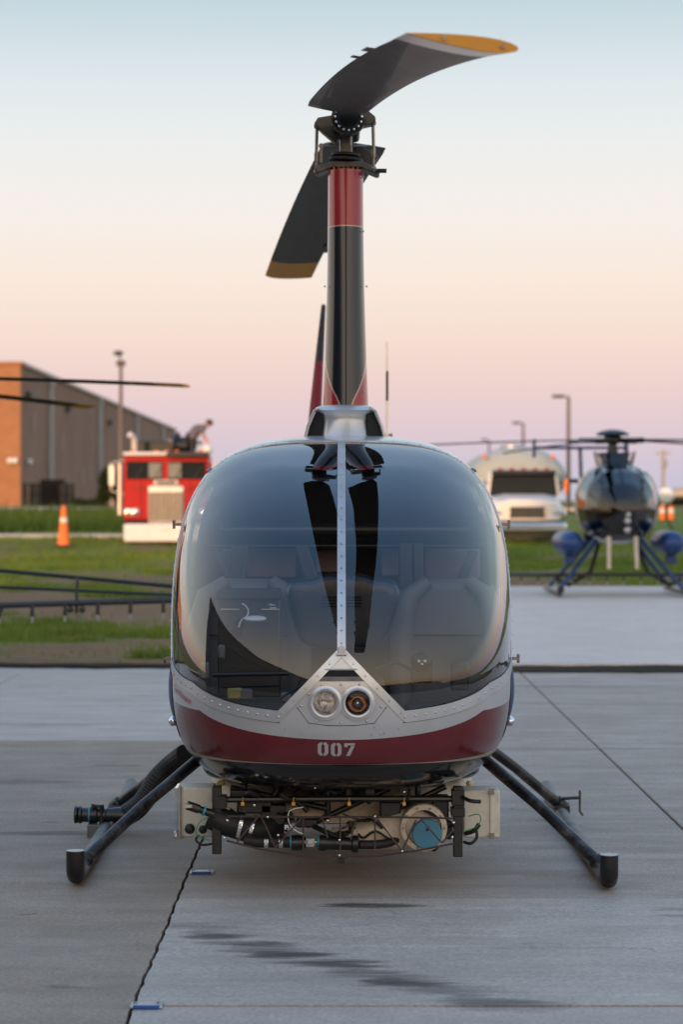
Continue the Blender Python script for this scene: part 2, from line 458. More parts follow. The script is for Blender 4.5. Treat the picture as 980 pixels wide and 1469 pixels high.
class MB:
    def __init__(self):
        self.v, self.f, self.m = [], [], []

    def add(self, verts, faces, mi=0):
        o = len(self.v)
        self.v += [tuple(p) for p in verts]
        for f in faces:
            self.f.append([i + o for i in f]); self.m.append(mi)
        return self

    def box(self, c, s, mi=0, rot=None):
        c = Vector(c); hx, hy, hz = s[0] / 2, s[1] / 2, s[2] / 2
        vs = [Vector((x, y, z)) for z in (-hz, hz) for y in (-hy, hy) for x in (-hx, hx)]
        if rot is not None:
            vs = [rot @ p for p in vs]
        return self.add([p + c for p in vs], [(0, 2, 3, 1), (4, 5, 7, 6), (0, 1, 5, 4), (2, 6, 7, 3), (0, 4, 6, 2), (1, 3, 7, 5)], mi)

    def loft(self, rings, mi=0, caps=True, closed=True):
        n = len(rings[0])
        vs = [p for r in rings for p in r]
        fs = []
        for i in range(len(rings) - 1):
            for j in range(n if closed else n - 1):
                k = (j + 1) % n
                fs.append((i * n + j, i * n + k, (i + 1) * n + k, (i + 1) * n + j))
        if caps:
            fs.append(tuple(range(n - 1, -1, -1)))
            fs.append(tuple((len(rings) - 1) * n + j for j in range(n)))
        return self.add(vs, fs, mi)

    def tube(self, pts, r, n=10, mi=0, caps=True):
        pts = [Vector(p) for p in pts]
        rs = r if isinstance(r, (list, tuple)) else [r] * len(pts)
        up = None
        rings = []
        for i, p in enumerate(pts):
            t = (pts[min(i + 1, len(pts) - 1)] - pts[max(i - 1, 0)])
            if t.length < 1e-9: t = Vector((0, 0, 1))
            t.normalize()
            if up is None:
                up = t.orthogonal().normalized()
            else:
                up = (up - t * up.dot(t))
                if up.length < 1e-6: up = t.orthogonal()
                up.normalize()
            b = t.cross(up)
            rings.append([p + (up * math.cos(a) + b * math.sin(a)) * rs[i] for a in [2 * math.pi * k / n for k in range(n)]])
        return self.loft(rings, mi, caps)

    def lathe(self, base, axis, prof, n=20, mi=0, caps=True):
        base = Vector(base); ax = Vector(axis).normalized()
        u = ax.orthogonal().normalized(); w = ax.cross(u)
        rings = [[base + ax * h + (u * math.cos(a) + w * math.sin(a)) * max(r, 1e-4) for a in [2 * math.pi * k / n for k in range(n)]] for r, h in prof]
        return self.loft(rings, mi, caps)

    def prism(self, poly, y0, y1, mi=0):       # polygon in (x, z), extruded along y
        return self.loft([[(x, y0, z) for x, z in poly], [(x, y1, z) for x, z in poly]], mi)

    def sphere(self, c, r, n=12, m=8, mi=0, sc=(1, 1, 1)):
        c = Vector(c)
        rings = []
        for i in range(m + 1):
            a = -math.pi / 2 + math.pi * i / m
            rr = max(math.cos(a), 1e-3)
            rings.append([c + Vector((math.cos(b) * rr * r * sc[0], math.sin(b) * rr * r * sc[1], math.sin(a) * r * sc[2])) for b in [2 * math.pi * k / n for k in range(n)]])
        return self.loft(rings, mi)

    def build(self, name, mats, parent=None, smooth=40, bevel=0.0, seg=2, fix=True):
        me = bpy.data.meshes.new(name)
        me.from_pydata(self.v, [], self.f)
        if not isinstance(mats, (list, tuple)): mats = [mats]
        for m in mats: me.materials.append(M[m] if isinstance(m, str) else m)
        me.polygons.foreach_set('material_index', self.m)
        if fix:
            bm = bmesh.new(); bm.from_mesh(me)
            bmesh.ops.recalc_face_normals(bm, faces=bm.faces)
            bm.to_mesh(me); bm.free()
        if smooth:
            me.shade_smooth()
            me.set_sharp_from_angle(angle=R(smooth))
        me.update()
        o = bpy.data.objects.new(name, me)
        COL.objects.link(o)
        if parent is not None: o.parent = parent
        if bevel > 0:
            b = o.modifiers.new('bevel', 'BEVEL'); b.width = bevel; b.segments = seg; b.limit_method = 'ANGLE'; b.angle_limit = R(40)
        return o


def tag(o, label, cat, group=None, kind=None):
    if label: o['label'] = label
    if cat: o['category'] = cat
    if group: o['group'] = group
    if kind: o['kind'] = kind
    return o


def thing(name, label, cat, loc=(0, 0, 0), rz=0.0, group=None):
    o = bpy.data.objects.new(name, None)
    COL.objects.link(o)
    o.location = loc; o.rotation_euler = (0, 0, rz); o.empty_display_size = 0.3
    return tag(o, label, cat, group)


def structure(o):
    o['kind'] = 'structure'; return o


def stuff(o):
    o['kind'] = 'stuff'; return o


# ------------------------------------------------------------------ ground
def terrain(y):
    pts = [(-400, 0), (43, 0), (70, 0.22), (82, 0.32), (133, 0.8), (200, 1.0), (600, 1.0), (5000, 1.0)]
    return float(np.interp(y, [p[0] for p in pts], [p[1] for p in pts]))


def vnoise(x, y, s, seed=0):
    r = np.random.default_rng(seed).random((64, 64))
    x = np.asarray(x) * s; y = np.asarray(y) * s
    xi = np.floor(x).astype(int); yi = np.floor(y).astype(int)
    fx = x - xi; fy = y - yi
    fx = fx * fx * (3 - 2 * fx); fy = fy * fy * (3 - 2 * fy)
    a = r[xi % 64, yi % 64]; b = r[(xi + 1) % 64, yi % 64]; c = r[xi % 64, (yi + 1) % 64]; d = r[(xi + 1) % 64, (yi + 1) % 64]
    return (a * (1 - fx) + b * fx) * (1 - fy) + (c * (1 - fx) + d * fx) * fy


def greenness(X, Y):
    X = np.asarray(X, float); Y = np.asarray(Y, float)
    base = np.interp(Y, [22, 23.2, 24.0, 26, 29, 31, 32.5, 41, 44, 48, 52, 72, 78, 80, 83, 90, 140, 170], [0, 0.1, 0.5, 0.66, 0.6, 0.35, 0.16, 0.18, 0.4, 0.68, 0.82, 0.85, 0.65, 0.4, 0.8, 1, 1, 0.7])
    n = 0.55 * vnoise(X, Y * 0.55, 0.55, 1) + 0.30 * vnoise(X, Y * 0.7, 1.6, 2) + 0.15 * vnoise(X, Y, 4.0, 3)
    return np.clip((base + (n - 0.5) * 2.1 - 0.52) * 3.0 + 0.5, 0, 1)


xs = sorted(set([round(v, 2) for v in np.concatenate([np.linspace(-2500, -60, 14), np.arange(-60, 60.1, 0.8), np.linspace(60, 2500, 14)])]))
ys = sorted(set([round(v, 2) for v in np.concatenate([np.linspace(-800, 0, 12), np.linspace(0, 20, 8), np.arange(21, 90, 0.5), np.arange(90, 200, 4), np.linspace(200, 600, 14), np.linspace(700, 5000, 10)])]))
gx, gy = np.meshgrid(xs, ys)
gz = np.interp(gy, [-400, 21, 22.5, 43, 70, 82, 133, 200, 5000], [-0.10, -0.10, -0.05, -0.02, 0.22, 0.32, 0.8, 1.0, 1.0])
gz = gz + np.where((gy > 22.5) & (gy < 140), (vnoise(gx, gy, 0.8, 5) - 0.5) * 0.08, 0)
nx_, ny_ = len(xs), len(ys)
verts = np.stack([gx.ravel(), gy.ravel(), gz.ravel()], 1)
idx = np.arange(nx_ * ny_).reshape(ny_, nx_)
faces = np.stack([idx[:-1, :-1].ravel(), idx[:-1, 1:].ravel(), idx[1:, 1:].ravel(), idx[1:, :-1].ravel()], 1)
me = bpy.data.meshes.new('ground')
me.from_pydata(verts.tolist(), [], faces.tolist())
at = me.attributes.new('green', 'FLOAT', 'POINT')
gr_ = greenness(gx.ravel(), gy.ravel())
gr_ = np.where((gy.ravel() > 180), 0.75, gr_)
gr_ = np.where((gy.ravel() < 22), np.where(gx.ravel() > 12, 0.85, 0.0), gr_)
at.data.foreach_set('value', gr_.astype(np.float32))
m, t, b = new_mat('field soil and grass')
a_ = t.nodes.new('ShaderNodeAttribute'); a_.attribute_name = 'green'
no = t.nodes.new('ShaderNodeTexNoise'); no.inputs['Scale'].default_value = 3.0; no.inputs['Detail'].default_value = 8
ge = t.nodes.new('ShaderNodeNewGeometry'); t.links.new(ge.outputs['Position'], no.inputs['Vector'])
c1 = t.nodes.new('ShaderNodeMix'); c1.data_type = 'RGBA'; t.links.new(no.outputs['Fac'], c1.inputs[0])
c1.inputs[6].default_value = (0.13, 0.075, 0.042, 1); c1.inputs[7].default_value = (0.27, 0.165, 0.095, 1)
c2 = t.nodes.new('ShaderNodeMix'); c2.data_type = 'RGBA'; t.links.new(no.outputs['Fac'], c2.inputs[0])
c2.inputs[6].default_value = (0.08, 0.12, 0.02, 1); c2.inputs[7].default_value = (0.17, 0.20, 0.045, 1)
c3 = t.nodes.new('ShaderNodeMix'); c3.data_type = 'RGBA'; t.links.new(a_.outputs['Fac'], c3.inputs[0])
t.links.new(c1.outputs[2], c3.inputs[6]); t.links.new(c2.outputs[2], c3.inputs[7])
t.links.new(c3.outputs[2], b.inputs['Base Color']); b.inputs['Roughness'].default_value = 0.95
b.inputs['Specular IOR Level'].default_value = 0.1
me.materials.append(m)
o = bpy.data.objects.new('ground', me); COL.objects.link(o); structure(o)
me.shade_smooth()

# --- grass blades
def grass_obj(name, n, fx, hmin, hmax, wmin, wmax, mat_, xr, yr, thr=0.35, zf=None):
    X, Y = [], []
    u = rng.random(n * 4)
    Yc = np.exp(np.log(yr[0]) + (np.log(yr[1]) - np.log(yr[0])) * rng.random(n * 4)) if fx == 'log' else yr[0] + (yr[1] - yr[0]) * rng.random(n * 4)
    Xc = xr(Yc, u)
    g = greenness(Xc, Yc)
    keep = rng.random(n * 4) < np.clip((g - thr) * 2, 0.02, 1) * (Xc > -1e5)
    Xc, Yc, g = Xc[keep][:n], Yc[keep][:n], g[keep][:n]
    k = len(Xc)
    zc = np.interp(Yc, [-400, 21, 22.5, 43, 70, 82, 133, 200, 5000], [-0.10, -0.10, -0.05, -0.02, 0.22, 0.32, 0.8, 1.0, 1.0])
    cl = 0.45 + 0.9 * vnoise(Xc, Yc, 0.9, 9)
    h = (hmin + (hmax - hmin) * rng.random(k) ** 1.6) * cl * (0.5 + 0.5 * g)
    w = wmin + (wmax - wmin) * rng.random(k)
    th = rng.random(k) * math.pi
    lx = (rng.random(k) - 0.5) * h * 1.2; ly = (rng.random(k) - 0.5) * h * 1.2
    v = np.zeros((k, 3, 3), np.float32)
    v[:, 0] = np.stack([Xc - np.cos(th) * w, Yc - np.sin(th) * w, zc - 0.04], 1)
    v[:, 1] = np.stack([Xc + np.cos(th) * w, Yc + np.sin(th) * w, zc - 0.04], 1)
    v[:, 2] = np.stack([Xc + lx, Yc + ly, zc + h], 1)
    me = bpy.data.meshes.new(name)
    me.vertices.add(3 * k); me.loops.add(3 * k); me.polygons.add(k)
    me.vertices.foreach_set('co', v.ravel())
    me.loops.foreach_set('vertex_index', np.arange(3 * k, dtype=np.int32))
    me.polygons.foreach_set('loop_start', np.arange(0, 3 * k, 3, dtype=np.int32))
    me.update(calc_edges=True)
    a = me.attributes.new('tint', 'FLOAT', 'POINT')
    tv = np.repeat(np.clip(0.6 * vnoise(Xc, Yc, 0.5, 12) + 0.4 * rng.random(k), 0, 1), 3)
    a.data.foreach_set('value', tv.astype(np.float32))
    me.materials.append(mat_)
    o = bpy.data.objects.new(name, me); COL.objects.link(o)
    return o


def grass_mat(name, ca, cb):
    m, t, b = new_mat(name)
    a_ = t.nodes.new('ShaderNodeAttribute'); a_.attribute_name = 'tint'
    c = t.nodes.new('ShaderNodeMix'); c.data_type = 'RGBA'
    t.links.new(a_.outputs['Fac'], c.inputs[0])
    c.inputs[6].default_value = (*ca, 1); c.inputs[7].default_value = (*cb, 1)
    t.links.new(c.outputs[2], b.inputs['Base Color']); b.inputs['Roughness'].default_value = 0.7
    b.inputs['Specular IOR Level'].default_value = 0.15
    tl = t.nodes.new('ShaderNodeBsdfTranslucent'); t.links.new(c.outputs[2], tl.inputs[0])
    ms = t.nodes.new('ShaderNodeMixShader'); ms.inputs[0].default_value = 0.35
    t.links.new(b.outputs[0], ms.inputs[1]); t.links.new(tl.outputs[0], ms.inputs[2])
    t.links.new(ms.outputs[0], t.nodes['Material Output'].inputs[0])
    return m


gm = grass_mat('grass blades', (0.075, 0.135, 0.018), (0.22, 0.27, 0.05))
wm = grass_mat('weed blades', (0.04, 0.085, 0.016), (0.12, 0.17, 0.035))


def xleft(Y, u):
    X = -0.20 * Y + u * (0.20 * Y + 1.2)
    X = np.where(Y > 43.2, -0.2 * Y + u * 0.4 * Y, X)
    return X


o = grass_obj('field_grass', 110000, 'log', 0.04, 0.16, 0.008, 0.024, gm, xleft, (23.0, 88.0)); tag(o, 'short bright green grass in patches on the brown field soil', 'grass', kind='stuff')
o = grass_obj('tall_weeds', 45000, 'lin', 0.15, 0.75, 0.02, 0.06, wm, lambda Y, u: -0.2 * Y + u * 0.22 * Y, (86.0, 128.0), thr=0.0); tag(o, 'tall dark green weeds in a strip beyond the red truck', 'weeds', kind='stuff')

# --- concrete apron: each slab is a piece
apron = bpy.data.objects.new('concrete_apron', None); COL.objects.link(apron); structure(apron)
JX = [-0.63 + 2.22 * k for k in range(-6, 8)]


def jag(y, amp=0.0045):
    return amp * (math.sin(y * 3.1) * 0.35 + math.sin(y * 8.7 + 1) * 0.2 + math.sin(y * 23 + 2) * 0.5 + math.sin(y * 57) * 0.4)


def slab(x0, x1, y0, y1, mname, jl=False, jr=False, top=0.0, gap=0.007):
    left = [(x0 + gap, y0 + gap), (x0 + gap, y1 - gap)]
    right = [(x1 - gap, y1 - gap), (x1 - gap, y0 + gap)]
    ny = max(2, int((y1 - y0) / 0.06))
    if jl:
        left = [(x0 + 0.006 + jag(y), y) for y in np.linspace(y0 + gap, y1 - gap, ny)]
    if jr:
        right = [(x1 - 0.006 + jag(y), y) for y in np.linspace(y1 - gap, y0 + gap, ny)]
    poly = left + right
    mb = MB()
    n = len(poly)
    mb.add([(x, y, top) for x, y in poly] + [(x, y, -0.09) for x, y in poly],
           [tuple(range(n - 1, -1, -1))] + [(i, (i + 1) % n, n + (i + 1) % n, n + i) for i in range(n)])
    o = mb.build('slab', mname, apron, smooth=0, bevel=0.004 if not (jl or jr) else 0.0, seg=1)
    return o


rows_r = [3.0, 7.31, 9.28, 15.4, 21.45]
rows_l = [3.0, 15.4, 21.45]
for i in range(len(JX) - 1):
    x0, x1 = JX[i], JX[i + 1]
    if x1 <= -0.6:
        for j in range(len(rows_l) - 1):
            slab(x0, x1, rows_l[j], rows_l[j + 1], 'slab_left' if j == 0 else 'slab_far', jr=(abs(x1 + 0.63) < 0.01 and j == 0), top=0.0 + 0.002 * (i % 2))
    else:
        for j in range(len(rows_r) - 1):
            slab(x0, x1, rows_r[j], rows_r[j + 1], ['slab_near', 'slab_near', 'slab_mid', 'slab_mid'][j], jl=(abs(x0 + 0.63) < 0.01 and j < 3), top=0.001 + 0.003 * ((i + j) % 2))
mb = MB(); mb.box((0, -30, -0.05), (200, 65.9, 0.098)); structure(mb.build('hangar_apron', 'asphalt', None, smooth=0))
mb = MB(); mb.box((0, 12.4, -0.085), (44, 19.2, 0.03)); structure(mb.build('joint_bed', 'joint', None, smooth=0))
# left wet gutter strip and right raised pad
mb = MB(); mb.box((-15.2, 22.1, -0.06), (33.4, 1.1, 0.05)); structure(mb.build('gutter_strip', 'slab_far', None, smooth=0))
mb = MB(); mb.box((22.0, 32.68, -0.04), (41.0, 20.24, 0.11)); structure(mb.build('concrete_pad', 'pad', None, smooth=0, bevel=0.02))
def strip(xa, xb, y0, y1, z, wob, mname, nm):
    n = int((xb - xa) / .12)
    mb = MB(); vs = []
    for k in range(n + 1):
        x = xa + (xb - xa) * k / n
        a = wob * (math.sin(x * 1.3) + .6 * math.sin(x * 3.7 + 1) + .5 * math.sin(x * 9.1) + .4 * math.sin(x * 23))
        c = wob * (math.sin(x * 1.7 + 2) + .6 * math.sin(x * 4.9) + .5 * math.sin(x * 11.3) + .4 * math.sin(x * 27))
        vs += [(x, y0 + a, z), (x, y1 + c, z), (x, y0 + a - .03, z - .08), (x, y1 + c + .03, z - .08)]
    fs = []
    for k in range(n):
        b0 = 4 * k
        fs += [(b0, b0 + 4, b0 + 5, b0 + 1), (b0 + 2, b0 + 6, b0 + 4, b0), (b0 + 1, b0 + 5, b0 + 7, b0 + 3)]
    mb.add(vs, fs); return structure(mb.build(nm, mname, None, smooth=30))


strip(0.5, 26, 21.46, 22.30, 0.010, .05, 'joint', 'dirt_strip')
strip(-14, 0.5, 22.55, 22.95, -0.010, .06, 'joint', 'mud_strip')
# narrow road and parking strip on the left
mb = MB(); mb.box((-30, 82, 0.33), (60, 3.6, 0.10)); structure(mb.build('field_road', 'pad', None, smooth=0))
mb = MB(); mb.box((-40, 160, 1.0), (110, 44, 0.12)); structure(mb.build('parking_strip', 'pad', None, smooth=0))


# ------------------------------------------------------------------ main helicopter body
OY = 9.1


def L3(px, py, d):
    p = P(px, py, d); return Vector((p.x, p.y - OY, p.z))


TS = [0, .02, .08, .2, .4, .6, .8, 1.05, 1.3, 1.7, 2.1, 2.5, 2.9, 3.3]
TW = [0, .215, .40, .54, .635, .675, .694, .702, .702, .695, .65, .52, .34, .19]
TT = [.80, .945, 1.085, 1.24, 1.43, 1.57, 1.675, 1.77, 1.80, 1.82, 1.83, 1.82, 1.80, 1.78]
TB = [.80, .625, .515, .44, .395, .37, .35, .338, .335, .34, .38, .52, .9, 1.38]
TM = [.80, .80, .805, .815, .845, .875, .90, .915, .92, .93, .95, 1.1, 1.35, 1.58]
NU = [2, 2.1, 2.2, 2.4, 2.75, 3.1, 3.4, 3.6, 3.6, 3.4, 3, 2.6, 2.2, 2]
NL = [2, 2.1, 2.3, 2.7, 3.2, 3.5, 3.6, 3.6, 3.4, 3.2, 3, 2.8, 2.4, 2]


def pchip(xk, yk):
    xk = np.array(xk, float); yk = np.array(yk, float)
    h = np.diff(xk); dl = np.diff(yk) / h
    d = np.zeros_like(yk)
    for i in range(1, len(xk) - 1):
        if dl[i - 1] * dl[i] > 0:
            w1 = 2 * h[i] + h[i - 1]; w2 = h[i] + 2 * h[i - 1]
            d[i] = (w1 + w2) / (w1 / dl[i - 1] + w2 / dl[i])
    d[0] = dl[0]; d[-1] = dl[-1]

    def f(x):
        i = int(np.clip(np.searchsorted(xk, x) - 1, 0, len(xk) - 2))
        s = (x - xk[i]) / h[i]
        return (yk[i] * (1 + 2 * s) * (1 - s) ** 2 + d[i] * h[i] * s * (1 - s) ** 2 + yk[i + 1] * s * s * (3 - 2 * s) + d[i + 1] * h[i] * s * s * (s - 1))
    return f


TT_ = [math.sqrt(s) for s in TS]
fw, ft, fb, fm, fu, fl = [pchip(TT_, k) for k in (TW, TT, TB, TM, NU, NL)]


def sec(s):
    t = math.sqrt(max(s, 0)); return fw(t), ft(t), fb(t), fm(t), fu(t), fl(t)


def Fb(x, s, z):
    w, zt, zb, zm, nu, nl = sec(max(s, 1e-5))
    n, h = (nu, zt - zm) if z >= zm else (nl, zm - zb)
    return (abs(x) / max(w, 1e-6)) ** n + (abs(z - zm) / max(h, 1e-6)) ** n - 1


def lift(x, z, off=0.0):
    a, bb = 1e-5, 1.15
    for _ in range(24):
        c = 0.5 * (a + bb)
        if Fb(x, c, z) > 0: a = c
        else: bb = c
    p = Vector((x, bb, z))
    return p + bnorm(p) * off if off else p


def bnorm(p):
    e = 0.004
    g = Vector((Fb(p.x + e, p.y, p.z) - Fb(p.x - e, p.y, p.z), Fb(p.x, p.y + e, p.z) - Fb(p.x, max(p.y - e, 1e-5), p.z), Fb(p.x, p.y, p.z + e) - Fb(p.x, p.y, p.z - e)))
    return g.normalized() if g.length > 1e-9 else Vector((0, -1, 0))


def side_x(s, z):
    w, zt, zb, zm, nu, nl = sec(s)
    n, h = (nu, zt - zm) if z >= zm else (nl, zm - zb)
    q = 1 - min(1, abs(z - zm) / h) ** n
    return w * max(q, 0) ** (1 / n)


heli = thing('helicopter', 'large maroon and silver helicopter marked 007, facing the viewer on the concrete', 'helicopter', (0, OY, 0))


def rear_s(z): return 0.70 + 0.35 * (z - 0.85) / 0.9
def glow(s): return min(0.726 + 0.40 * s, 0.792 + 0.14 * s)


bm = bmesh.new()
NPH = 132
ts = list(np.linspace(0.012, math.sqrt(1.35), 78)) + [math.sqrt(s) for s in (1.45, 1.55, 1.7, 1.85, 2.0, 2.15, 2.3, 2.5, 2.7, 2.9, 3.1, 3.3)]
prev = None
tip = bm.verts.new((0, 0, 0.80))
for t in ts:
    s = t * t
    w, zt, zb, zm, nu, nl = sec(s)
    ring = []
    for j in range(NPH):
        a = 2 * math.pi * (j + 0.5) / NPH
        c_, s_ = math.cos(a), math.sin(a)
        n = nu if s_ >= 0 else nl
        r = (abs(c_) ** n + abs(s_) ** n) ** (-1.0 / n)
        h = (zt - zm) if s_ >= 0 else (zm - zb)
        ring.append(bm.verts.new((w * r * c_, s, zm + h * r * s_)))
    for j in range(NPH):
        k = (j + 1) % NPH
        if prev is None: bm.faces.new((tip, ring[k], ring[j]))
        else: bm.faces.new((prev[j], prev[k], ring[k], ring[j]))
    prev = ring
bmesh.ops.recalc_face_normals(bm, faces=bm.faces)


def cut(co, no):
    bmesh.ops.bisect_plane(bm, geom=bm.verts[:] + bm.edges[:] + bm.faces[:], plane_co=co, plane_no=no, dist=1e-5)


FRW = 0.046     # frame strip width
VW = 0.043
for dz in (0.0, -FRW, 0.035):
    cut((0, 0, 0.726 + dz), (0, -0.40, 1)); cut((0, 0, 0.792 + dz), (0, -0.14, 1))
for sx in (1, -1):
    cut((0, 0, 0.982), (1.025 * sx, 0, 1))
    cut((0, 0, 0.982 - VW), (1.025 * sx, 0, 1))
    cut((0.016 * sx, 0, 0), (1, 0, 0))
kk = 0.35 / 0.9
for ofs in (0.0, 0.035, 0.055, 0.10):
    cut((0, 0.70 + ofs, 0.85), (0, 1, -kk))
for s in (1.45, 1.41, 1.52, 1.57, 1.98, 2.03): cut((0, s, 0), (0, 1, 0))
for z in (0.56, 1.60, 1.64): cut((0, 0, z), (0, 0, 1))
cut((0, 0, 0.618), (0, -0.48, 1)); cut((0, 0, 0.715), (0, -0.03, 1)); cut((0, 0, 0.527), (0, -0.03, 1)); cut((0, 0, 0.530), (0, 0.02, 1))

LAMPS = [(-0.0605, 0.7690), (0.0605, 0.7690)]
bins = {}
for f in bm.faces:
    c = f.calc_center_median()
    x, s, z = c.x, c.y, c.z
    rs = rear_s(z)
    V = 0.982 - 1.025 * abs(x)
    if s < 0.12 and any((x - lx) ** 2 + (z - lz) ** 2 < 0.052 ** 2 for lx, lz in LAMPS): continue
    # paint
    if z > min(0.618 + 0.48 * s, 0.715 + 0.03 * s): mi = 0
    elif z > 0.527 + 0.03 * s: mi = 1
    elif z > 0.530 - 0.02 * s: mi = 3
    else: mi = 2
    keys = []
    sd = 'l' if x < 0 else 'r'
    if s < rs and z > glow(s) and z > V:
        if abs(x) > 0.016: keys.append(('windscreen', sd))
        else: keys.append(('centre_strip', ''))
    elif rs + 0.055 < s < 1.45 and 0.56 < z < 1.64 and abs(x) > 0.3:
        if rs + 0.10 < s < 1.41 and glow(s) + 0.035 < z < 1.60: keys.append(('door_window', 'f' + sd))
        else: keys.append(('door', 'f' + sd))
    elif 1.52 < s < 2.03 and 0.56 < z < 1.64 and abs(x) > 0.3:
        if 1.57 < s < 1.98 and glow(s) + 0.035 < z < 1.60: keys.append(('door_window', 'b' + sd))
        else: keys.append(('door', 'b' + sd))
    else:
        keys.append(('fuselage_shell', ''))
        if s < rs + 0.035 and z > V - VW and ((z < glow(s) and z > glow(s) - FRW) or (z <= V and z > glow(s) - FRW) or (s > rs and z > glow(s) - FRW)):
            keys.append(('windscreen_frame', ''))
    for k in keys:
        bins.setdefault(k, []).append((f, mi))


def from_faces(name, fl, mats, parent, off=0.0, solid=0.0, usemi=True, bulge=False):
    vm, vs, fs, ms = {}, [], [], []
    for f, mi in fl:
        ids = []
        for v in f.verts:
            if v.index not in vm:
                vm[v.index] = len(vs)
                p = v.co.copy()
                if bulge:      # each half pane is blown on its own, so it swells a little between its edges
                    k = 0.02 + 0.10 * min(max((p.z - 0.95) / 0.75, 0), 1)
                    k *= min(max((1.76 - p.z) / 0.10, 0), 1) * min(max((p.z - glow(p.y)) / 0.10, 0), 1)
                    q = max(abs(p.x) - 0.016, 0)
                    p += Vector((0, -0.8, 0.6)) * (k * q * math.exp(-(q / 0.35) ** 2))
                if off: p += bnorm(p) * off if p.y < 1.2 else v.normal * off
                vs.append(p)
            ids.append(vm[v.index])
        fs.append(ids); ms.append(mi if usemi else 0)
    if solid:
        base = [Vector(p) for p in vs]
        nv = [bnorm(p) for p in base]
        vs = [p + n * solid for p, n in zip(base, nv)]
        de = set()
        for f in fs:
            for a, c in zip(f, f[1:] + f[:1]): de.add((a, c))
        for a, c in [e for e in de if (e[1], e[0]) not in de]:
            k = len(vs)
            vs += [vs[c], vs[a], base[a], base[c]]
            fs.append([k, k + 1, k + 2, k + 3]); ms.append(0)
    mb = MB(); mb.v = [tuple(p) for p in vs]; mb.f = fs; mb.m = ms
    return mb.build(name, mats, parent, smooth=50, fix=False)


bm.verts.index_update(); bm.normal_update()
paints = ['silver', 'red', 'navy', 'tan']
shell = from_faces('fuselage_shell', bins[('fuselage_shell', '')], paints, heli)
from_faces('windscreen_frame', bins[('windscreen_frame', '')], 'frame', heli, off=0.001, solid=0.004, usemi=False)
from_faces('centre_strip', bins[('centre_strip', '')], 'frame', heli, off=-0.002, solid=0.010, usemi=False)
for sd in 'lr':
    w_ = from_faces('windscreen', bins[('windscreen', sd)], 'windscreen', heli, usemi=False, bulge=True)
    for q in 'fb':
        if ('door', q + sd) in bins:
            dr = from_faces('door', bins[('door', q + sd)], paints, heli, off=0.003)
            if ('door_window', q + sd) in bins:
                from_faces('door_window', bins[('door_window', q + sd)], 'clear', dr, usemi=False)
lin_faces = [(f, 0) for k in (('fuselage_shell', ''),) for f, mi in bins[k] if 0.05 < f.calc_center_median().y < 2.6]
for q in ('fl', 'fr', 'bl', 'br'):
    lin_faces += [(f, 0) for f, mi in bins.get(('door', q), [])]
from_faces('cabin_lining', lin_faces, 'lining', heli, off=-0.022, usemi=False)
bm.free()

# rivets along the frames
rv = MB()


def rivet(p, r=0.0054, h=0.0034):
    n = bnorm(p); u = n.orthogonal().normalized(); w = n.cross(u)
    b0 = p + n * 0.0045
    ring = [b0 + (u * math.cos(a) + w * math.sin(a)) * r for a in [k * math.pi / 3 for k in range(6)]]
    ring2 = [b0 + n * h + (u * math.cos(a) + w * math.sin(a)) * r * 0.55 for a in [k * math.pi / 3 for k in range(6)]]
    rv.loft([ring, ring2])


def lower_pt(x, dz):
    z = 0.8
    for _ in range(14):
        p = lift(x, z); z = 0.5 * z + 0.5 * (glow(p.y) + dz)
    return lift(x, z)


for sx in (-1, 1):
    for u in np.linspace(0.34, 1.42, 19):
        x = 0.715 * math.sin(u)
        if x > 0.235: rivet(lower_pt(sx * x, -FRW * 0.5))
    for z in np.linspace(0.93, 1.70, 15):
        s = rear_s(z) + 0.018
        rivet(Vector((sx * side_x(s, z), s, z)))
    for x in np.linspace(0.05, 0.50, 9):
        z = 1.7
        for _ in range(20):
            s = rear_s(z) + 0.018
            w, zt, zb, zm, nu, nl = sec(s)
            z = zm + (zt - zm) * (1 - (x / w) ** nu) ** (1 / nu)
        rivet(Vector((sx * x, s, z)))
    for k in range(5):
        x = 0.045 + k * 0.045
        rivet(lift(sx * x, 0.982 - 1.025 * x - VW * 0.5), 0.005)
    for (px, py) in [(409, 1045), (537, 1042), (551, 1051), (435, 1053), (448, 1053)]:
        q = L3(px if sx < 0 else 981 - px, py, 9.15); rivet(lift(q.x, q.z), 0.003)
for z in np.linspace(0.99, 1.72, 17):
    rivet(lift(0.0, z, 0.006), 0.0042)
for px, py in [(462, 982), (489, 981), (516, 981), (443, 995), (432, 1012), (535, 997), (547, 1013), (454, 1034), (489, 1036), (526, 1034)]:
    q = L3(px, py, 9.13); rivet(lift(q.x, q.z), 0.0052, 0.003)
stuff(rv.build('frame_rivets', 'rivet', heli, smooth=60))

for sx in (-1, 1):
    for dz in (-FRW - 0.001, 0.002):
        mb = MB(); mb.tube([lower_pt(sx * 0.70 * math.sin(u), dz) for u in np.linspace(0.34, 1.46, 46)], 0.0018, 5); mb.build('frame_seam', 'matte', heli)
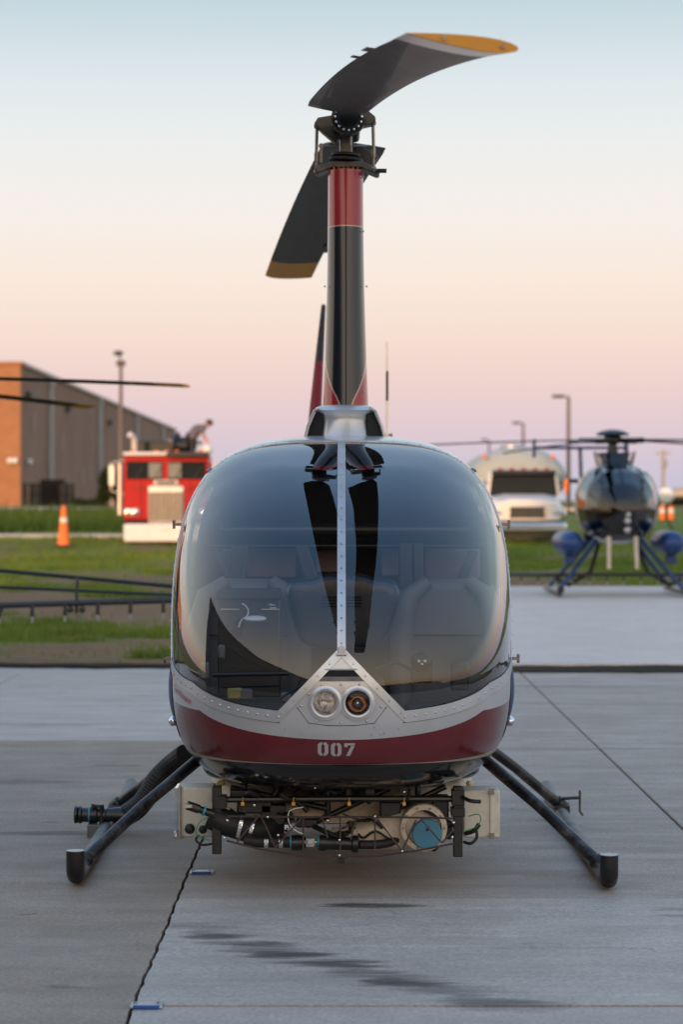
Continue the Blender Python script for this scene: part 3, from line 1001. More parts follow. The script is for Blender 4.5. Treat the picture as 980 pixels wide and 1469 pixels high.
# lamp panel with recessed edge line, slot and two lamps
def lifted_poly(name, poly, mname, off, thick=0.0, parent=heli, sub=0):
    b2 = bmesh.new()
    vs = [b2.verts.new((x, 0, z)) for x, z in poly]
    b2.faces.new(vs)
    if sub:
        bmesh.ops.triangulate(b2, faces=b2.faces[:])
        bmesh.ops.subdivide_edges(b2, edges=b2.edges[:], cuts=sub, use_grid_fill=True)
    for v in b2.verts:
        v.co = lift(v.co.x, v.co.z, off)
    bmesh.ops.recalc_face_normals(b2, faces=b2.faces)
    for f in b2.faces:
        if f.normal.y > 0: f.normal_flip()
    me = bpy.data.meshes.new(name); b2.to_mesh(me); b2.free()
    me.materials.append(M[mname]); me.shade_smooth(); me.set_sharp_from_angle(angle=R(40))
    o = bpy.data.objects.new(name, me); COL.objects.link(o); o.parent = parent
    if thick:
        md = o.modifiers.new('solid', 'SOLIDIFY'); md.thickness = thick; md.offset = 1
    return o


def fz(px, py, d=9.13):
    q = L3(px, py, d); return (q.x, q.z)


# seam of the lamp hatch (thin dark recess line)
seam = [fz(*p) for p in [(426, 1014), (443, 1037), (470, 1040), (489, 1040.5), (510, 1040), (537, 1037), (555, 1013)]]
mb = MB(); mb.tube([lift(x, z, -0.0002) for x, z in seam], 0.0016, 6); mb.build('hatch_seam', 'matte', heli)
slot = [fz(*p) for p in [(468, 960), (511, 960), (523, 976), (456, 976)]]
so = lifted_poly('air_slot', slot, 'matte', 0.0022, sub=3)
lip = [fz(*p) for p in [(459, 970), (519, 970), (524, 976.5), (455, 976.5)]]
lifted_poly('slot_lip', lip, 'skidworn', 0.0045, sub=2, parent=so)
mb = MB(); a0, a1 = lift(*fz(467, 960), 0.004), lift(*fz(512, 960), 0.004); mb.tube([a0, (a0 + a1) / 2, a1], 0.0035, 6); mb.build('slot_edge', 'frame', so)
mb = MB(); mb.box(lift(0, .948, .010), (.040, .012, .008)); mb.box(lift(0, .962, .010), (.026, .014, .030)); mb.build('strip_foot', 'frame', heli, bevel=.002)
for i, (lx, lz) in enumerate(LAMPS):
    c = lift(lx, lz)
    ax = (lift(lx, lz + .04) - lift(lx, lz - .04)).cross(lift(lx + .04, lz) - lift(lx - .04, lz)).normalized()
    if ax.y > 0: ax = -ax
    c = c + ax * 0.002
    bz = MB(); bz.lathe(c, ax, [(0.0655, -0.006), (0.0655, 0.0045), (0.058, 0.0055), (0.054, 0.009), (0.048, 0.008), (0.0455, 0.004), (0.0455, -0.02)], 40, caps=False)
    lamp = bz.build('landing_lamp', 'frame', heli, smooth=35)
    b2 = MB(); b2.lathe(c, ax, [(0.0455, 0.002), (0.043, -0.012), (0.038, -0.027), (0.030, -0.041), (0.019, -0.052), (0.008, -0.057), (0.0005, -0.058)], 40, caps=False)
    b2.build('reflector', 'reflector' if i == 0 else 'groundrefl', lamp)
    b3 = MB()
    if i == 0:
        for k in range(-6, 7):
            hh = math.sqrt(max(0.0435 ** 2 - (k * 0.0066) ** 2, 1e-6)) * 0.96
            b3.tube([c + ax * 0.0035 + Vector((k * 0.0066, 0, -hh)), c + ax * 0.0055 + Vector((k * 0.0066, 0, 0)), c + ax * 0.0035 + Vector((k * 0.0066, 0, hh))], 0.0022, 5)
        b3.build('lens_ribs', 'lens', lamp)
    else:
        b3.lathe(c, ax, [(0.0455, 0.0025), (0.043, -0.002), (0.037, -0.014)], 36, mi=1, caps=False); b3.lathe(c, ax, [(0.014, -0.035), (0.015, -0.012), (0.009, -0.006), (0.003, -0.004)], 20); b3.build('bulb_shield', ['black', 'chrome'], lamp)
        b4 = MB(); b4.sphere(c + ax * -0.002, 0.006, 10, 6); b4.build('bulb', 'chrome', lamp)
    b5 = MB(); b5.lathe(c, ax, [(0.0450, 0.003), (0.037, 0.0065), (0.019, 0.009), (0.001, 0.0097)], 36); b5.build('lens', 'lens', lamp)

# numerals 007 and the small script
Z0 = [(75, 0), (35, 0), (0, 35), (0, 180), (40, 215), (75, 215), (75, 182), (56, 165), (56, 50), (75, 34)]
Z1 = [(165 - x, y) for x, y in reversed(Z0)]
S7 = [(0, 0), (165, 0), (165, 35), (50, 35), (50, 62), (0, 62)]
S8 = [(108, 42), (165, 42), (88, 205), (30, 205)]
num = None
for ox, oy, polys in [(173, 162, (Z0, Z1)), (380, 172, (Z0, Z1)), (587, 175, (S7, S8))]:
    b2 = bmesh.new()
    for pl in polys:
        b2.faces.new([b2.verts.new(lift(*fz(440 + (ox + x) / 10.89, 1050 + (oy + y) / 10.89, 9.12), 0.002)) for x, y in pl])
    for f in b2.faces:
        f.normal_update()
        if f.normal.y > 0: f.normal_flip()
    me = bpy.data.meshes.new('numeral'); b2.to_mesh(me); b2.free(); me.materials.append(M['digit'])
    o = bpy.data.objects.new('numeral', me); COL.objects.link(o); o.parent = heli


def text_mesh(body, size, shear=0.0, res=3):
    cu = bpy.data.curves.new('t', 'FONT'); cu.body = body; cu.size = size; cu.shear = shear; cu.resolution_u = res
    ob = bpy.data.objects.new('t', cu); COL.objects.link(ob)
    dg = bpy.context.evaluated_depsgraph_get()
    me = bpy.data.meshes.new_from_object(ob.evaluated_get(dg))
    bpy.data.objects.remove(ob)
    return me


me = text_mesh('Tyler Willmann', 0.062, 0.35)
W_ = max(v.co.x for v in me.vertices)
# baseline runs along the body side, just above the maroon band: x is arc length, y height
base = [lift(-0.668 + 0.112 * u, 0.772 - 0.046 * u) for u in np.linspace(0, 1, 60)]
arc = [0.0]
for a, c in zip(base, base[1:]): arc.append(arc[-1] + (c - a).length)
for v in me.vertices:
    q = min(v.co.x / W_ * 0.30, arc[-1]); hgt = v.co.y * 0.66
    k = min(max(int(np.searchsorted(arc, q)) - 1, 0), len(base) - 2)
    fpos = (q - arc[k]) / max(arc[k + 1] - arc[k], 1e-6)
    p = base[k].lerp(base[k + 1], fpos); n = bnorm(p)
    upv = Vector((0, 0, 1)) - n * n.z; upv.normalize()
    v.co = p + upv * hgt + n * 0.003
me.materials.append(M['script'])
o = bpy.data.objects.new('name_script', me); COL.objects.link(o); o.parent = heli
b2 = bmesh.new(); b2.from_mesh(me)
for f in b2.faces:
    if f.normal.dot(Vector((-0.7, -0.7, 0))) < 0: f.normal_flip()
b2.to_mesh(me); b2.free()

# hinges, painted sky sheen, position lamps at the sides
for sx in (-1, 1):
    for (z, ln) in ((1.43, 0.035), (0.885, 0.03)):
        s = rear_s(z) + 0.06; x = side_x(s, z) * sx
        mb = MB(); mb.box((x + sx * 0.012, s, z), (0.04, 0.012, 0.012)); mb.tube([(x + sx * ln, s, z - 0.018), (x + sx * ln, s, z + 0.018)], 0.006, 8); mb.build('door_hinge', 'steel', heli)
    z = 1.655; s = rear_s(z) + 0.05; x = side_x(s, z) * sx
    mb = MB(); mb.sphere((x, s, z), 0.02, 10, 6, sc=(1, 1.4, 0.6)); mb.build('door_latch', 'steel', heli)
    # sky reflection on the door strip, built as a slim blue bulge
    rings = []
    for k, z in enumerate(np.linspace(0.86, 0.57, 12)):
        s0 = 0.98; q = math.sin(math.pi * k / 11) ** 0.7
        x = side_x(s0, z); w = 0.008 + 0.018 * q
        rings.append([(sx * (x - 0.02), s0 - 0.10 * q - 0.02, z), (sx * (x + w * 0.6), s0 - 0.05, z), (sx * (x + w), s0 + 0.03, z), (sx * (x + w * 0.7), s0 + 0.16, z), (sx * (x - 0.02), s0 + 0.22, z)])
    mb = MB(); mb.loft(rings); mb.build('door_sky_sheen', 'blue', heli)
    c = Vector((sx * (side_x(1.05, 0.62) + 0.022), 1.05, 0.605))
    mb = MB(); mb.sphere(c, 0.022, 14, 8, sc=(1.0, 1.5, 1)); pl = mb.build('position_lamp', 'chrome', heli)
    mb = MB(); mb.lathe(c - Vector((sx * 0.03, 0, 0)), (sx, 0, 0), [(0.02, 0), (0.024, 0.016), (0.02, 0.024)], 14); mb.build('lamp_base', 'redlens', pl)

# roof cowl and scoops at the mast foot
def rrect(cx, cy, hx, hy, z, n=6, rad=0.5):
    pts = []
    r = min(hx, hy) * rad
    for qx, qy, a0 in ((1, 1, 0), (-1, 1, 90), (-1, -1, 180), (1, -1, 270)):
        for k in range(n + 1):
            a = R(a0 + 90 * k / n)
            pts.append((cx + qx * (hx - r) + math.cos(a) * r, cy + qy * (hy - r) + math.sin(a) * r, z))
    return pts


mb = MB()
mb.loft([rrect(0.015, 2.0, hx, 0.42 + q, z, 8, 0.8) for z, hx, q in [(1.72, .13, .06), (1.785, .116, .02), (1.82, .106, 0), (1.88, .101, -.02), (1.91, .106, -.02), (1.93, .134, -.01), (1.945, .130, -.03), (1.955, .105, -.06)]])
cowl = mb.build('mast_cowl', 'silver', heli, smooth=60)
for sx in (-1, 1):
    mb = MB()
    mb.loft([[(0.015 + sx * 0.10, 1.62, 1.785), (0.015 + sx * 0.178, 1.66, 1.785), (0.015 + sx * 0.178, 2.3, 1.785), (0.015 + sx * 0.10, 2.3, 1.785)],
             [(0.015 + sx * 0.10, 1.63, 1.86), (0.015 + sx * 0.160, 1.67, 1.86), (0.015 + sx * 0.160, 2.3, 1.86), (0.015 + sx * 0.10, 2.3, 1.86)],
             [(0.015 + sx * 0.10, 1.64, 1.925), (0.015 + sx * 0.128, 1.67, 1.925), (0.015 + sx * 0.128, 2.3, 1.925), (0.015 + sx * 0.10, 2.3, 1.925)]])
    mb.build('air_scoop', 'matte', cowl)
    mb = MB(); mb.tube([(0.015 + sx * 0.182, 1.66, 1.785), (0.015 + sx * 0.164, 1.66, 1.86), (0.015 + sx * 0.134, 1.655, 1.928), (0.015 + sx * 0.11, 1.63, 1.938)], 0.008, 8); mb.build('scoop_rim', 'silver', cowl)

# mast fairing with painted bands
def fairing_mat():
    m, t, b = new_mat('mast fairing livery')
    L = t.links.new
    tcn = t.nodes.new('ShaderNodeTexCoord'); sp = t.nodes.new('ShaderNodeSeparateXYZ'); L(tcn.outputs['Object'], sp.inputs[0])
    sb = t.nodes.new('ShaderNodeMath'); sb.operation = 'SUBTRACT'; L(sp.outputs[0], sb.inputs[0]); sb.inputs[1].default_value = 0.019
    ab = t.nodes.new('ShaderNodeMath'); ab.operation = 'ABSOLUTE'; L(sb.outputs[0], ab.inputs[0])
    fc = t.nodes.new('ShaderNodeFloatCurve')
    mrn = t.nodes.new('ShaderNodeMapRange'); mrn.inputs['From Min'].default_value = 1.94; mrn.inputs['From Max'].default_value = 2.24
    L(sp.outputs[2], mrn.inputs['Value'])
    cv = fc.mapping.curves[0]
    cv.points[0].location = (0, 0.20); cv.points[1].location = (1, 1.0)
    for p in ((0.15, 0.36), (0.33, 0.60), (0.55, 0.80), (0.8, 0.92)): cv.points.new(*p)
    fc.mapping.update(); L(mrn.outputs[0], fc.inputs['Value'])
    g = t.nodes.new('ShaderNodeMath'); g.operation = 'MULTIPLY'; L(fc.outputs[0], g.inputs[0]); g.inputs[1].default_value = 0.105
    df = t.nodes.new('ShaderNodeMath'); df.operation = 'SUBTRACT'; L(ab.outputs[0], df.inputs[0]); L(g.outputs[0], df.inputs[1])

    def gt(v, th):
        n = t.nodes.new('ShaderNodeMath'); n.operation = 'GREATER_THAN'; L(v, n.inputs[0]); n.inputs[1].default_value = th; return n.outputs[0]

    def mix(f, a, c):
        n = t.nodes.new('ShaderNodeMix'); n.data_type = 'RGBA'; L(f, n.inputs[0])
        if isinstance(a, tuple): n.inputs[6].default_value = a
        else: L(a, n.inputs[6])
        n.inputs[7].default_value = c
        return n.outputs[2]
    red = (0.33, 0.016, 0.028, 1)
    lowz = t.nodes.new('ShaderNodeMath'); lowz.operation = 'LESS_THAN'; L(sp.outputs[2], lowz.inputs[0]); lowz.inputs[1].default_value = 2.24

    def both(a, c):
        n = t.nodes.new('ShaderNodeMath'); n.operation = 'MULTIPLY'; L(a, n.inputs[0]); L(c, n.inputs[1]); return n.outputs[0]
    col = mix(both(gt(df.outputs[0], -0.0035), lowz.outputs[0]), (0.007, 0.010, 0.017, 1), (0.45, 0.34, 0.24, 1))
    col = mix(both(gt(df.outputs[0], 0.0035), lowz.outputs[0]), col, red)
    col = mix(gt(sp.outputs[2], 2.768), col, (0.5, 0.38, 0.28, 1))
    col = mix(gt(sp.outputs[2], 2.773), col, red)
    L(col, b.inputs['Base Color'])
    b.inputs['Roughness'].default_value = 0.24; b.inputs['Metallic'].default_value = 0.1
    b.inputs['Coat Weight'].default_value = 0.45; b.inputs['Coat Roughness'].default_value = 0.06
    no = t.nodes.new('ShaderNodeTexNoise'); no.inputs['Scale'].default_value = 7; L(tcn.outputs['Object'], no.inputs['Vector'])
    bp = t.nodes.new('ShaderNodeBump'); bp.inputs['Strength'].default_value = 0.06; bp.inputs['Distance'].default_value = 0.01; L(no.outputs['Fac'], bp.inputs['Height']); L(bp.outputs[0], b.inputs['Normal'])
    return m


M['fairing'] = fairing_mat()
rings = []
for z in np.linspace(1.95, 3.03, 30):
    q = (z - 1.95) / 1.08
    hw = 0.1035 - 0.0235 * q - 0.006 * math.sin(q * math.pi)
    ch = 0.52 - 0.17 * q
    y0 = 1.74 + 0.09 * q
    ring = []
    for k in range(40):
        a = 2 * math.pi * k / 40
        u = 0.5 - 0.5 * math.cos(a)
        thk = (0.2969 * math.sqrt(max(u, 0)) - 0.126 * u - 0.3516 * u * u + 0.2843 * u ** 3 - 0.1036 * u ** 4) / 0.1 * hw * 2 * 0.5 / 1.0
        thk = min(thk, hw)
        ring.append((0.019 + (thk if a <= math.pi else -thk), y0 + u * ch, z))
    rings.append(ring)
mb = MB(); mb.loft(rings); fair = mb.build('mast_fairing', 'fairing', heli, smooth=60)
mb = MB(); mb.tube([(0.020, 1.737 + 0.09 * (z - 1.95) / 1.08, z) for z in (1.955, 2.4, 2.765)], 0.0022, 6); mb.build('fairing_seam', 'matte', fair)
mb = MB()
for z, k in [(2.02, .085), (2.02, .06), (2.02, -.07), (2.25, .06), (2.50, .06), (2.50, -.06), (2.50, .095), (2.50, -.095), (2.75, .08), (3.0, .07), (3.0, -.05), (3.0, .08)]:
    mb.sphere((0.019 + k, 1.76 + 0.09 * (z - 1.95) / 1.08 + abs(k) * 0.45 if abs(k) < .09 else 1.86, z), 0.005, 6, 4)
stuff(mb.build('fairing_screws', 'rivet', fair))

# rotor head
H = Vector((0.02, 2.0, 0))       # shaft axis in local x, y
def hp(px, py, d=10.95): return L3(px, py, d)


mb = MB(); mb.lathe((H.x, H.y, 2.98), (0, 0, 1), [(0.03, 0), (0.03, 0.26)], 20); shaft = mb.build('rotor_shaft', 'steel', heli)
mb = MB(); mb.lathe((H.x, H.y, 3.03), (0, 0, 1), [(0.062, 0), (0.062, 0.018), (0.04, 0.022)], 24)
for k in range(10):
    a = 2 * math.pi * k / 10
    mb.tube([(H.x + .06 * math.cos(a), H.y + .06 * math.sin(a), 3.03), (H.x + .06 * math.cos(a), H.y + .06 * math.sin(a), 3.062)], 0.006, 6)
mb.build('lower_bearing', 'steel', heli, smooth=30)
mb = MB()
poly = [(-.142, 3.034), (-.13, 3.022), (-.06, 3.047), (.07, 3.047), (.14, 3.018), (.155, 3.02), (.155, 3.037), (.075, 3.080), (-.06, 3.080), (-.142, 3.058)]
mb.prism([(x + H.x, z) for x, z in poly], 1.93, 2.07); sw = mb.build('swashplate', 'darksteel', heli, bevel=0.006)
mb = MB(); mb.tube([(H.x + .145, 1.93, 3.03), (H.x + .145, 1.89, 3.028), (H.x + .185, 1.89, 3.028)], 0.010, 10); mb.build('swashplate_bolt', 'black', sw)
for z, r in ((3.095, .078), (3.118, .065)):
    mb = MB(); mb.lathe((H.x, H.y, z), (0.05, 0, 1), [(r * .6, -.010), (r, -.008), (r * 1.02, -.002), (r, .004), (r * .5, .010)], 28); mb.build('rubber_boot', 'rubber', heli)
mb = MB(); mb.box((H.x, 2.0, 3.165), (0.052, 0.07, 0.09)); mb.build('hub_post', 'steel', heli, bevel=0.006)
mb = MB()
mb.tube([(H.x - .113, 1.96, 3.15), (H.x - .03, 1.95, 3.150)], 0.006, 8)
mb.tube([(H.x - .112, 1.96, 3.15), (H.x - .112, 1.96, 3.075)], 0.006, 8)
mb.lathe((H.x - .113, 1.945, 3.15), (0, 1, 0), [(.012, 0), (.012, .02)], 12)
mb.build('drive_link', 'steel', heli)
mb = MB(); mb.tube([(H.x + .03, 1.95, 3.15), (H.x + .10, 1.97, 3.152)], 0.007, 8); mb.build('drive_link', 'steel', heli)
# blade-root hub body
mb = MB(); mb.box((H.x, 2.0, 3.245), (0.13, 0.44, 0.085)); hub = mb.build('rotor_hub', 'black', heli, bevel=0.02, seg=3)
mb = MB(); mb.lathe((H.x + .012, 1.72, 3.245), (0, -1, -0.02), [(.078, -.05), (.078, 0), (.070, .008), (.050, .008), (.045, .002), (.012, .0)], 32); mb.build('hub_flange', 'black', hub, smooth=30)
mb = MB()
for k in range(16):
    a = 2 * math.pi * k / 16
    mb.lathe((H.x + .012 + .060 * math.cos(a), 1.713, 3.245 + .060 * math.sin(a)), (0, -1, 0), [(.0058, 0), (.0058, .006), (.003, .008)], 6)
stuff(mb.build('flange_bolts', 'chrome', hub))
mb = MB(); mb.lathe((H.x - .10, 1.95, 3.248), (1, 0, 0), [(.026, 0), (.03, .006), (.03, .02), (.022, .03), (.022, .07)], 16); mb.build('bearing_cap', 'brass', hub, smooth=30)
# pitch horns and links
mb = MB(); mb.prism([(H.x - .145, 3.245), (H.x - .128, 3.272), (H.x - .05, 3.285), (H.x - .02, 3.20), (H.x - .045, 3.155), (H.x - .11, 3.21)], 1.90, 1.99); mb.build('pitch_horn', 'black', hub, bevel=0.004)
mb = MB(); mb.prism([(H.x + .135, 3.24), (H.x + .115, 3.222), (H.x + .04, 3.205), (H.x + .03, 3.28), (H.x + .10, 3.285), (H.x + .132, 3.258)], 1.78, 1.86); mb.build('pitch_horn', 'black', hub, bevel=0.004)
mb = MB(); mb.prism([(H.x + .05, 3.205), (H.x + .155, 3.14), (H.x + .10, 3.075), (H.x + .02, 3.12), (H.x + .02, 3.19)], 2.22, 2.26); mb.build('rear_horn', 'black', hub, bevel=0.004)
for xo, yo, z0, z1 in ((-.135, 1.95, 3.03, 3.24), (.125, 1.82, 3.03, 3.235)):
    mb = MB(); mb.tube([(H.x + xo, yo, z0), (H.x + xo, yo, z0 + .05)], .006, 8); mb.tube([(H.x + xo, yo, z0 + .05), (H.x + xo, yo, z0 + .09)], .010, 8); mb.tube([(H.x + xo, yo, z0 + .09), (H.x + xo * .98, yo, z1)], .0075, 8)
    mb.sphere((H.x + xo * .98, yo, z1), .015, 10, 6); mb.sphere((H.x + xo, yo, z0), .013, 10, 6)
    mb.build('pitch_link', 'steel', heli)
mb = MB()
for k in range(6):
    mb.tube([(H.x - .05 + .02 * k, 1.94, 3.02), (H.x - .055 + .022 * k, 1.93, 3.05)], .0035, 5)
    if k in (0, 4): mb.sphere((H.x - .05 + .02 * k, 1.925, 3.035), .008, 6, 4)
mb.build('mast_top_fittings', 'brass', heli)

NACA = []
for k in range(22):
    a = 2 * math.pi * k / 22
    u = 0.5 + 0.5 * math.cos(a)              # 1 = trailing, 0 = leading
    th = 5 * 0.125 * (0.2969 * math.sqrt(max(u, 1e-9)) - 0.126 * u - 0.3516 * u * u + 0.2843 * u ** 3 - 0.1036 * u ** 4)
    NACA.append((0.25 - u, th if a < math.pi else -th))        # x: leading edge positive


def make_blade(parent, base, ang, zf, rmat, r0=0.42, r1=5.03, chord=0.262, pitch=0.0, white=0.16, tipc=0.0, tip_col=0.05, n=40):
    """ang: span direction angle from +x; leading edge on the left of the span direction seen from above when ccw"""
    sp = Vector((math.cos(ang), math.sin(ang), 0)); ce = Vector((-math.sin(ang), math.cos(ang), 0))
    rs = [r0 - 0.10, r0 - 0.02] + list(np.linspace(r0 + .12, r1 - 0.25, n)) + [r1 - white, r1 - tip_col, r1]
    rings, mi = [], []
    for i, r in enumerate(rs):
        c = chord * (0.42 if i == 0 else 0.98 if i == 1 else 1.0) * (1 + tipc * max(0, (r - r1 + 0.6) / 0.6))
        o = Vector(base) + sp * r; o.z = zf(r)
        pv = pitch * min(1, r / 0.6)
        rings.append([o + ce * (x * c * math.cos(pv) - zz * c * math.sin(pv)) + Vector((0, 0, x * c * math.sin(pv) + zz * c * math.cos(pv))) for x, zz in NACA])
    mb = MB()
    nn = len(NACA)
    vs = [p for rg in rings for p in rg]
    o0 = len(mb.v); mb.v += [tuple(p) for p in vs]
    for i in range(len(rings) - 1):
        m_ = 0 if rs[i] < r1 - white - 1e-4 else (1 if rs[i] < r1 - tip_col - 1e-4 else 2)
        for j in range(nn):
            k = (j + 1) % nn
            mb.f.append([i * nn + j, i * nn + k, (i + 1) * nn + k, (i + 1) * nn + j]); mb.m.append(m_)
    mb.f.append(list(range(nn - 1, -1, -1))); mb.m.append(0)
    mb.f.append([(len(rings) - 1) * nn + j for j in range(nn)]); mb.m.append(2)
    return mb.build('rotor_blade', rmat, parent, smooth=50), sp, ce


B_ANG = math.atan2(-1, 0.071)
zf1 = lambda r: 3.29 - 0.083 * r - 0.0078 * r * r
b1, sp, ce = make_blade(heli, (H.x, H.y, 0), B_ANG, zf1, ['blade', 'bladewhite', 'bladetip'], pitch=R(-7.5), white=0.42, tip_col=0.05, chord=0.27, tipc=0.06)
for r, hl in ((3.30, .05), (3.80, .10)):
    mb = MB(); vs = []
    for dz in (-.0015, .0015):
        for q, c_ in ((-hl, -.190), (hl, -.190), (hl, -.222), (-hl, -.222)):
            o = Vector((H.x, H.y, 0)) + sp * (r + q) + ce * c_; o.z = zf1(r + q) - c_ * math.sin(R(7.5)) + .001 + dz; vs.append(o)
    mb.loft([vs[:4], vs[4:]]); mb.build('trim_tab', 'blade', b1)
for cx in (-.12, .03):
    o = Vector((H.x, H.y, 0)) + sp * 5.032 + ce * cx; o.z = zf1(5.03) + cx * math.sin(R(-7.5))
    mb = MB(); mb.lathe(o, sp, [(.006, 0), (.006, .003)], 8); mb.build('tip_screw', 'steel', b1)
A_ANG = math.atan2(1, -0.090)
zf2 = lambda r: 3.22 - 0.004 * r - 0.0068 * r * r
b2_, sp2, ce2 = make_blade(heli, (H.x, H.y, 0), A_ANG, zf2, ['blade', 'blade', 'bladetip'], pitch=R(3.0), white=0.62, tip_col=0.5, chord=0.31)
mb = MB(); o = Vector((H.x, H.y, 0)) + sp2 * 3.9 - ce2 * 0.235; o.z = zf2(3.9) - 0.012
mb.box(o, (0.05, 0.4, 0.004), rot=Matrix.Rotation(A_ANG - math.pi / 2, 3, 'Z')); mb.build('trim_tab', 'blade', b2_)

# tail: boom, fin, tail rotor
mb = MB()
mb.loft([[(0.02 + r * math.cos(a), y, 1.58 + 0.02 * (y - 3) + r * 1.05 * math.sin(a)) for a in [2 * math.pi * k / 20 for k in range(20)]] for y, r in [(3.1, .2), (3.6, .165), (5, .13), (7.2, .085)]])
mb.build('tail_boom', 'navy', heli)
p0, p1 = L3(451, 600, 16.4), L3(463.5, 432, 16.4)
mb = MB(); pm = p0.lerp(p1, .5)
def finring(p, ch, th, sweep): return [(p.x + th * math.sin(2 * math.pi * k / 12), p.y + sweep + ch * (0.5 - 0.5 * math.cos(2 * math.pi * k / 12)), p.z) for k in range(12)]
mb.loft([finring(p0 - Vector((0.02, 0, .35)), .5, .05, -.1), finring(p0, .45, .044, 0), finring(pm, .38, .030, .1)], 0)
mb.loft([finring(pm, .38, .030, .1), finring(p1, .3, .016, .25)], 1)
mb.build('tail_fin', ['finred', 'findark'], heli)
tq = L3(555.5, 660, 16.4)
mb = MB()
for z0, z1, mi in [(0, .16, 0), (.16, .40, 1), (.40, .60, 0), (.60, .80, 1)]:
    for sg in (1, -1):
        mb.box(tq + Vector((0, 0, sg * (z0 + z1) / 2)), (.016, .11, z1 - z0 - .0005), mi)
mb.build('tail_rotor', ['black', 'bladewhite'], heli)
mb = MB()
mb.box(tq + Vector((0, 0, 0.17)), (.07, .06, .012)); mb.box(tq + Vector((0.03, 0, 0.08)), (.008, .05, .2)); mb.box(tq + Vector((-0.03, 0, 0.08)), (.008, .05, .2))
mb.tube([tq, (0.05, tq.y, tq.z)], .035, 10)
mb.build('tail_gearbox', 'black', heli)

# landing gear
for sx, d0, pxc in ((-1, 9.56, 107.5), (1, 9.45, 874.5)):
    x0 = (pxc - CX) * d0 / F; y0 = d0 - OY
    x1 = x0 + (-0.03 if sx < 0 else 0.0)
    mb = MB()
    path = [(x0, y0 + .075, .046), (x0, y0 + .14, .042), (x0 + .2 * (x1 - x0), y0 + .6, .04), (x1, y0 + 2.6, .04), (x1, y0 + 2.9, .07)]
    mb.tube(path, .032, 14); sk = mb.build('skid_tube', 'skidworn', heli)
    mb = MB(); mb.tube([(x0, y0, .145), (x0, y0 + .0, .10), (x0, y0 + .006, .068), (x0, y0 + .03, .047), (x0, y0 + .10, .043)], [.0365, .0365, .037, .0365, .034], 18); mb.build('skid_toe', 'black', sk)
    mb = MB(); mb.lathe((x0, y0, .1455), (0, 0, 1), [(.0365, 0), (.0365, .002), (.031, .002)], 18); mb.build('toe_cap', 'galv', sk)
    a = Vector((x0, 0.66 + (0.08 if sx < 0 else 0), .06)); b = Vector((sx * .60, 1.12, .44))
    mb = MB(); mb.tube([a - (b - a) * 0.02, a.lerp(b, .5) + Vector((sx * .0, 0, .012)), b], [.026, .024, .026], 14); lg = mb.build('landing_leg', 'skid', heli)
    mb = MB(); mb.tube([a - (b - a) * .03, a + (b - a) * .05], .034, 14); mb.box(a + Vector((0, 0, -.01)), (.06, .11, .05)); mb.build('leg_saddle', 'skid', lg, bevel=.008)
    a = Vector((x1 + .005, 2.45, .07)); b = Vector((sx * .60, 2.2, .44))
    mb = MB(); mb.tube([a, a.lerp(b, .5) + Vector((0, 0, .01)), b], [.026, .024, .026], 14); lg = mb.build('landing_leg', 'skid', heli)
    mb = MB(); mb.tube([a - (b - a) * .03, a + (b - a) * .06], .036, 14); mb.box(a + Vector((0, 0, -.015)), (.07, .12, .05))
    if sx > 0:
        mb.tube([a + Vector((.0, -.03, .04)), a + Vector((.085, -.03, .045))], .008, 8); mb.tube([a + Vector((.085, -.03, .08)), a + Vector((.085, -.03, -.02)), a + Vector((.10, -.03, -.04))], .006, 8)
    mb.build('leg_saddle', 'skid', lg, bevel=.008)
# fuselage leg fairings underneath
for sx in (-1, 1):
    mb = MB(); mb.sphere((sx * .50, 1.2, .40), .10, 18, 10, sc=(.9, 2.4, .5)); mb.build('leg_fairing', 'navy', heli)

# ------------------------------------------------------------------ cabin interior
mb = MB(); mb.box((0, 1.1, .56), (1.10, 1.3, .03)); mb.build('cabin_floor', 'lining', heli)
mb = MB()
w, zt, zb, zm, nu, nl = sec(1.78)
ring = []
for j in range(48):
    a = 2 * math.pi * (j + .5) / 48; c_, s_ = math.cos(a), math.sin(a); n = nu if s_ >= 0 else nl
    r = (abs(c_) ** n + abs(s_) ** n) ** (-1 / n); h = (zt - zm) if s_ >= 0 else (zm - zb)
    ring.append((.97 * w * r * c_, zm + .97 * h * r * s_))
mb.prism(ring, 1.78, 1.82); bulk = mb.build('rear_bulkhead', 'lining', heli)
d_ = 10.8
for (x0, x1, y0, y1) in [(318, 345, 788, 828), (352, 424, 788, 829), (547, 572, 788, 827), (610, 690, 788, 832), (452, 486, 790, 822)]:
    a = L3(x0, y1, d_); c = L3(x1, y0, d_)
    mb = MB(); mb.box(((a.x + c.x) / 2, 1.765, (a.z + c.z) / 2), (c.x - a.x, .02, c.z - a.z)); mb.build('skyglow_panel', 'skyglow', bulk, bevel=.008)  # tinted panels stand in for sky light between the pillars
for (yy, hh, xa, xb, dd) in [(760, 20, 316, 675, 10.6), (783, 9, 300, 700, 10.7)]:
    a = L3(xa, yy, dd); c = L3(xb, yy, dd)
    mb = MB(); mb.tube([a, c], hh / 2 * dd / F, 14); mb.build('cross_tube', 'panel', heli)
for (xa, ya, xb, yb, wd) in [(345, 780, 325, 960, 24), (432, 780, 452, 850, 20), (582, 778, 582, 950, 18), (600, 778, 602, 950, 14), (680, 790, 650, 860, 14), (312, 790, 330, 840, 10)]:
    a = L3(xa, ya, 10.65); c = L3(xb, yb, 10.65); w_ = wd / 2 * 10.65 / F
    mb = MB(); mb.prism([(a.x - w_, a.z), (a.x + w_, a.z), (c.x + w_, c.z), (c.x - w_, c.z)], 1.52, 1.56); mb.build('cabin_pillar', 'panel', heli, bevel=.006)
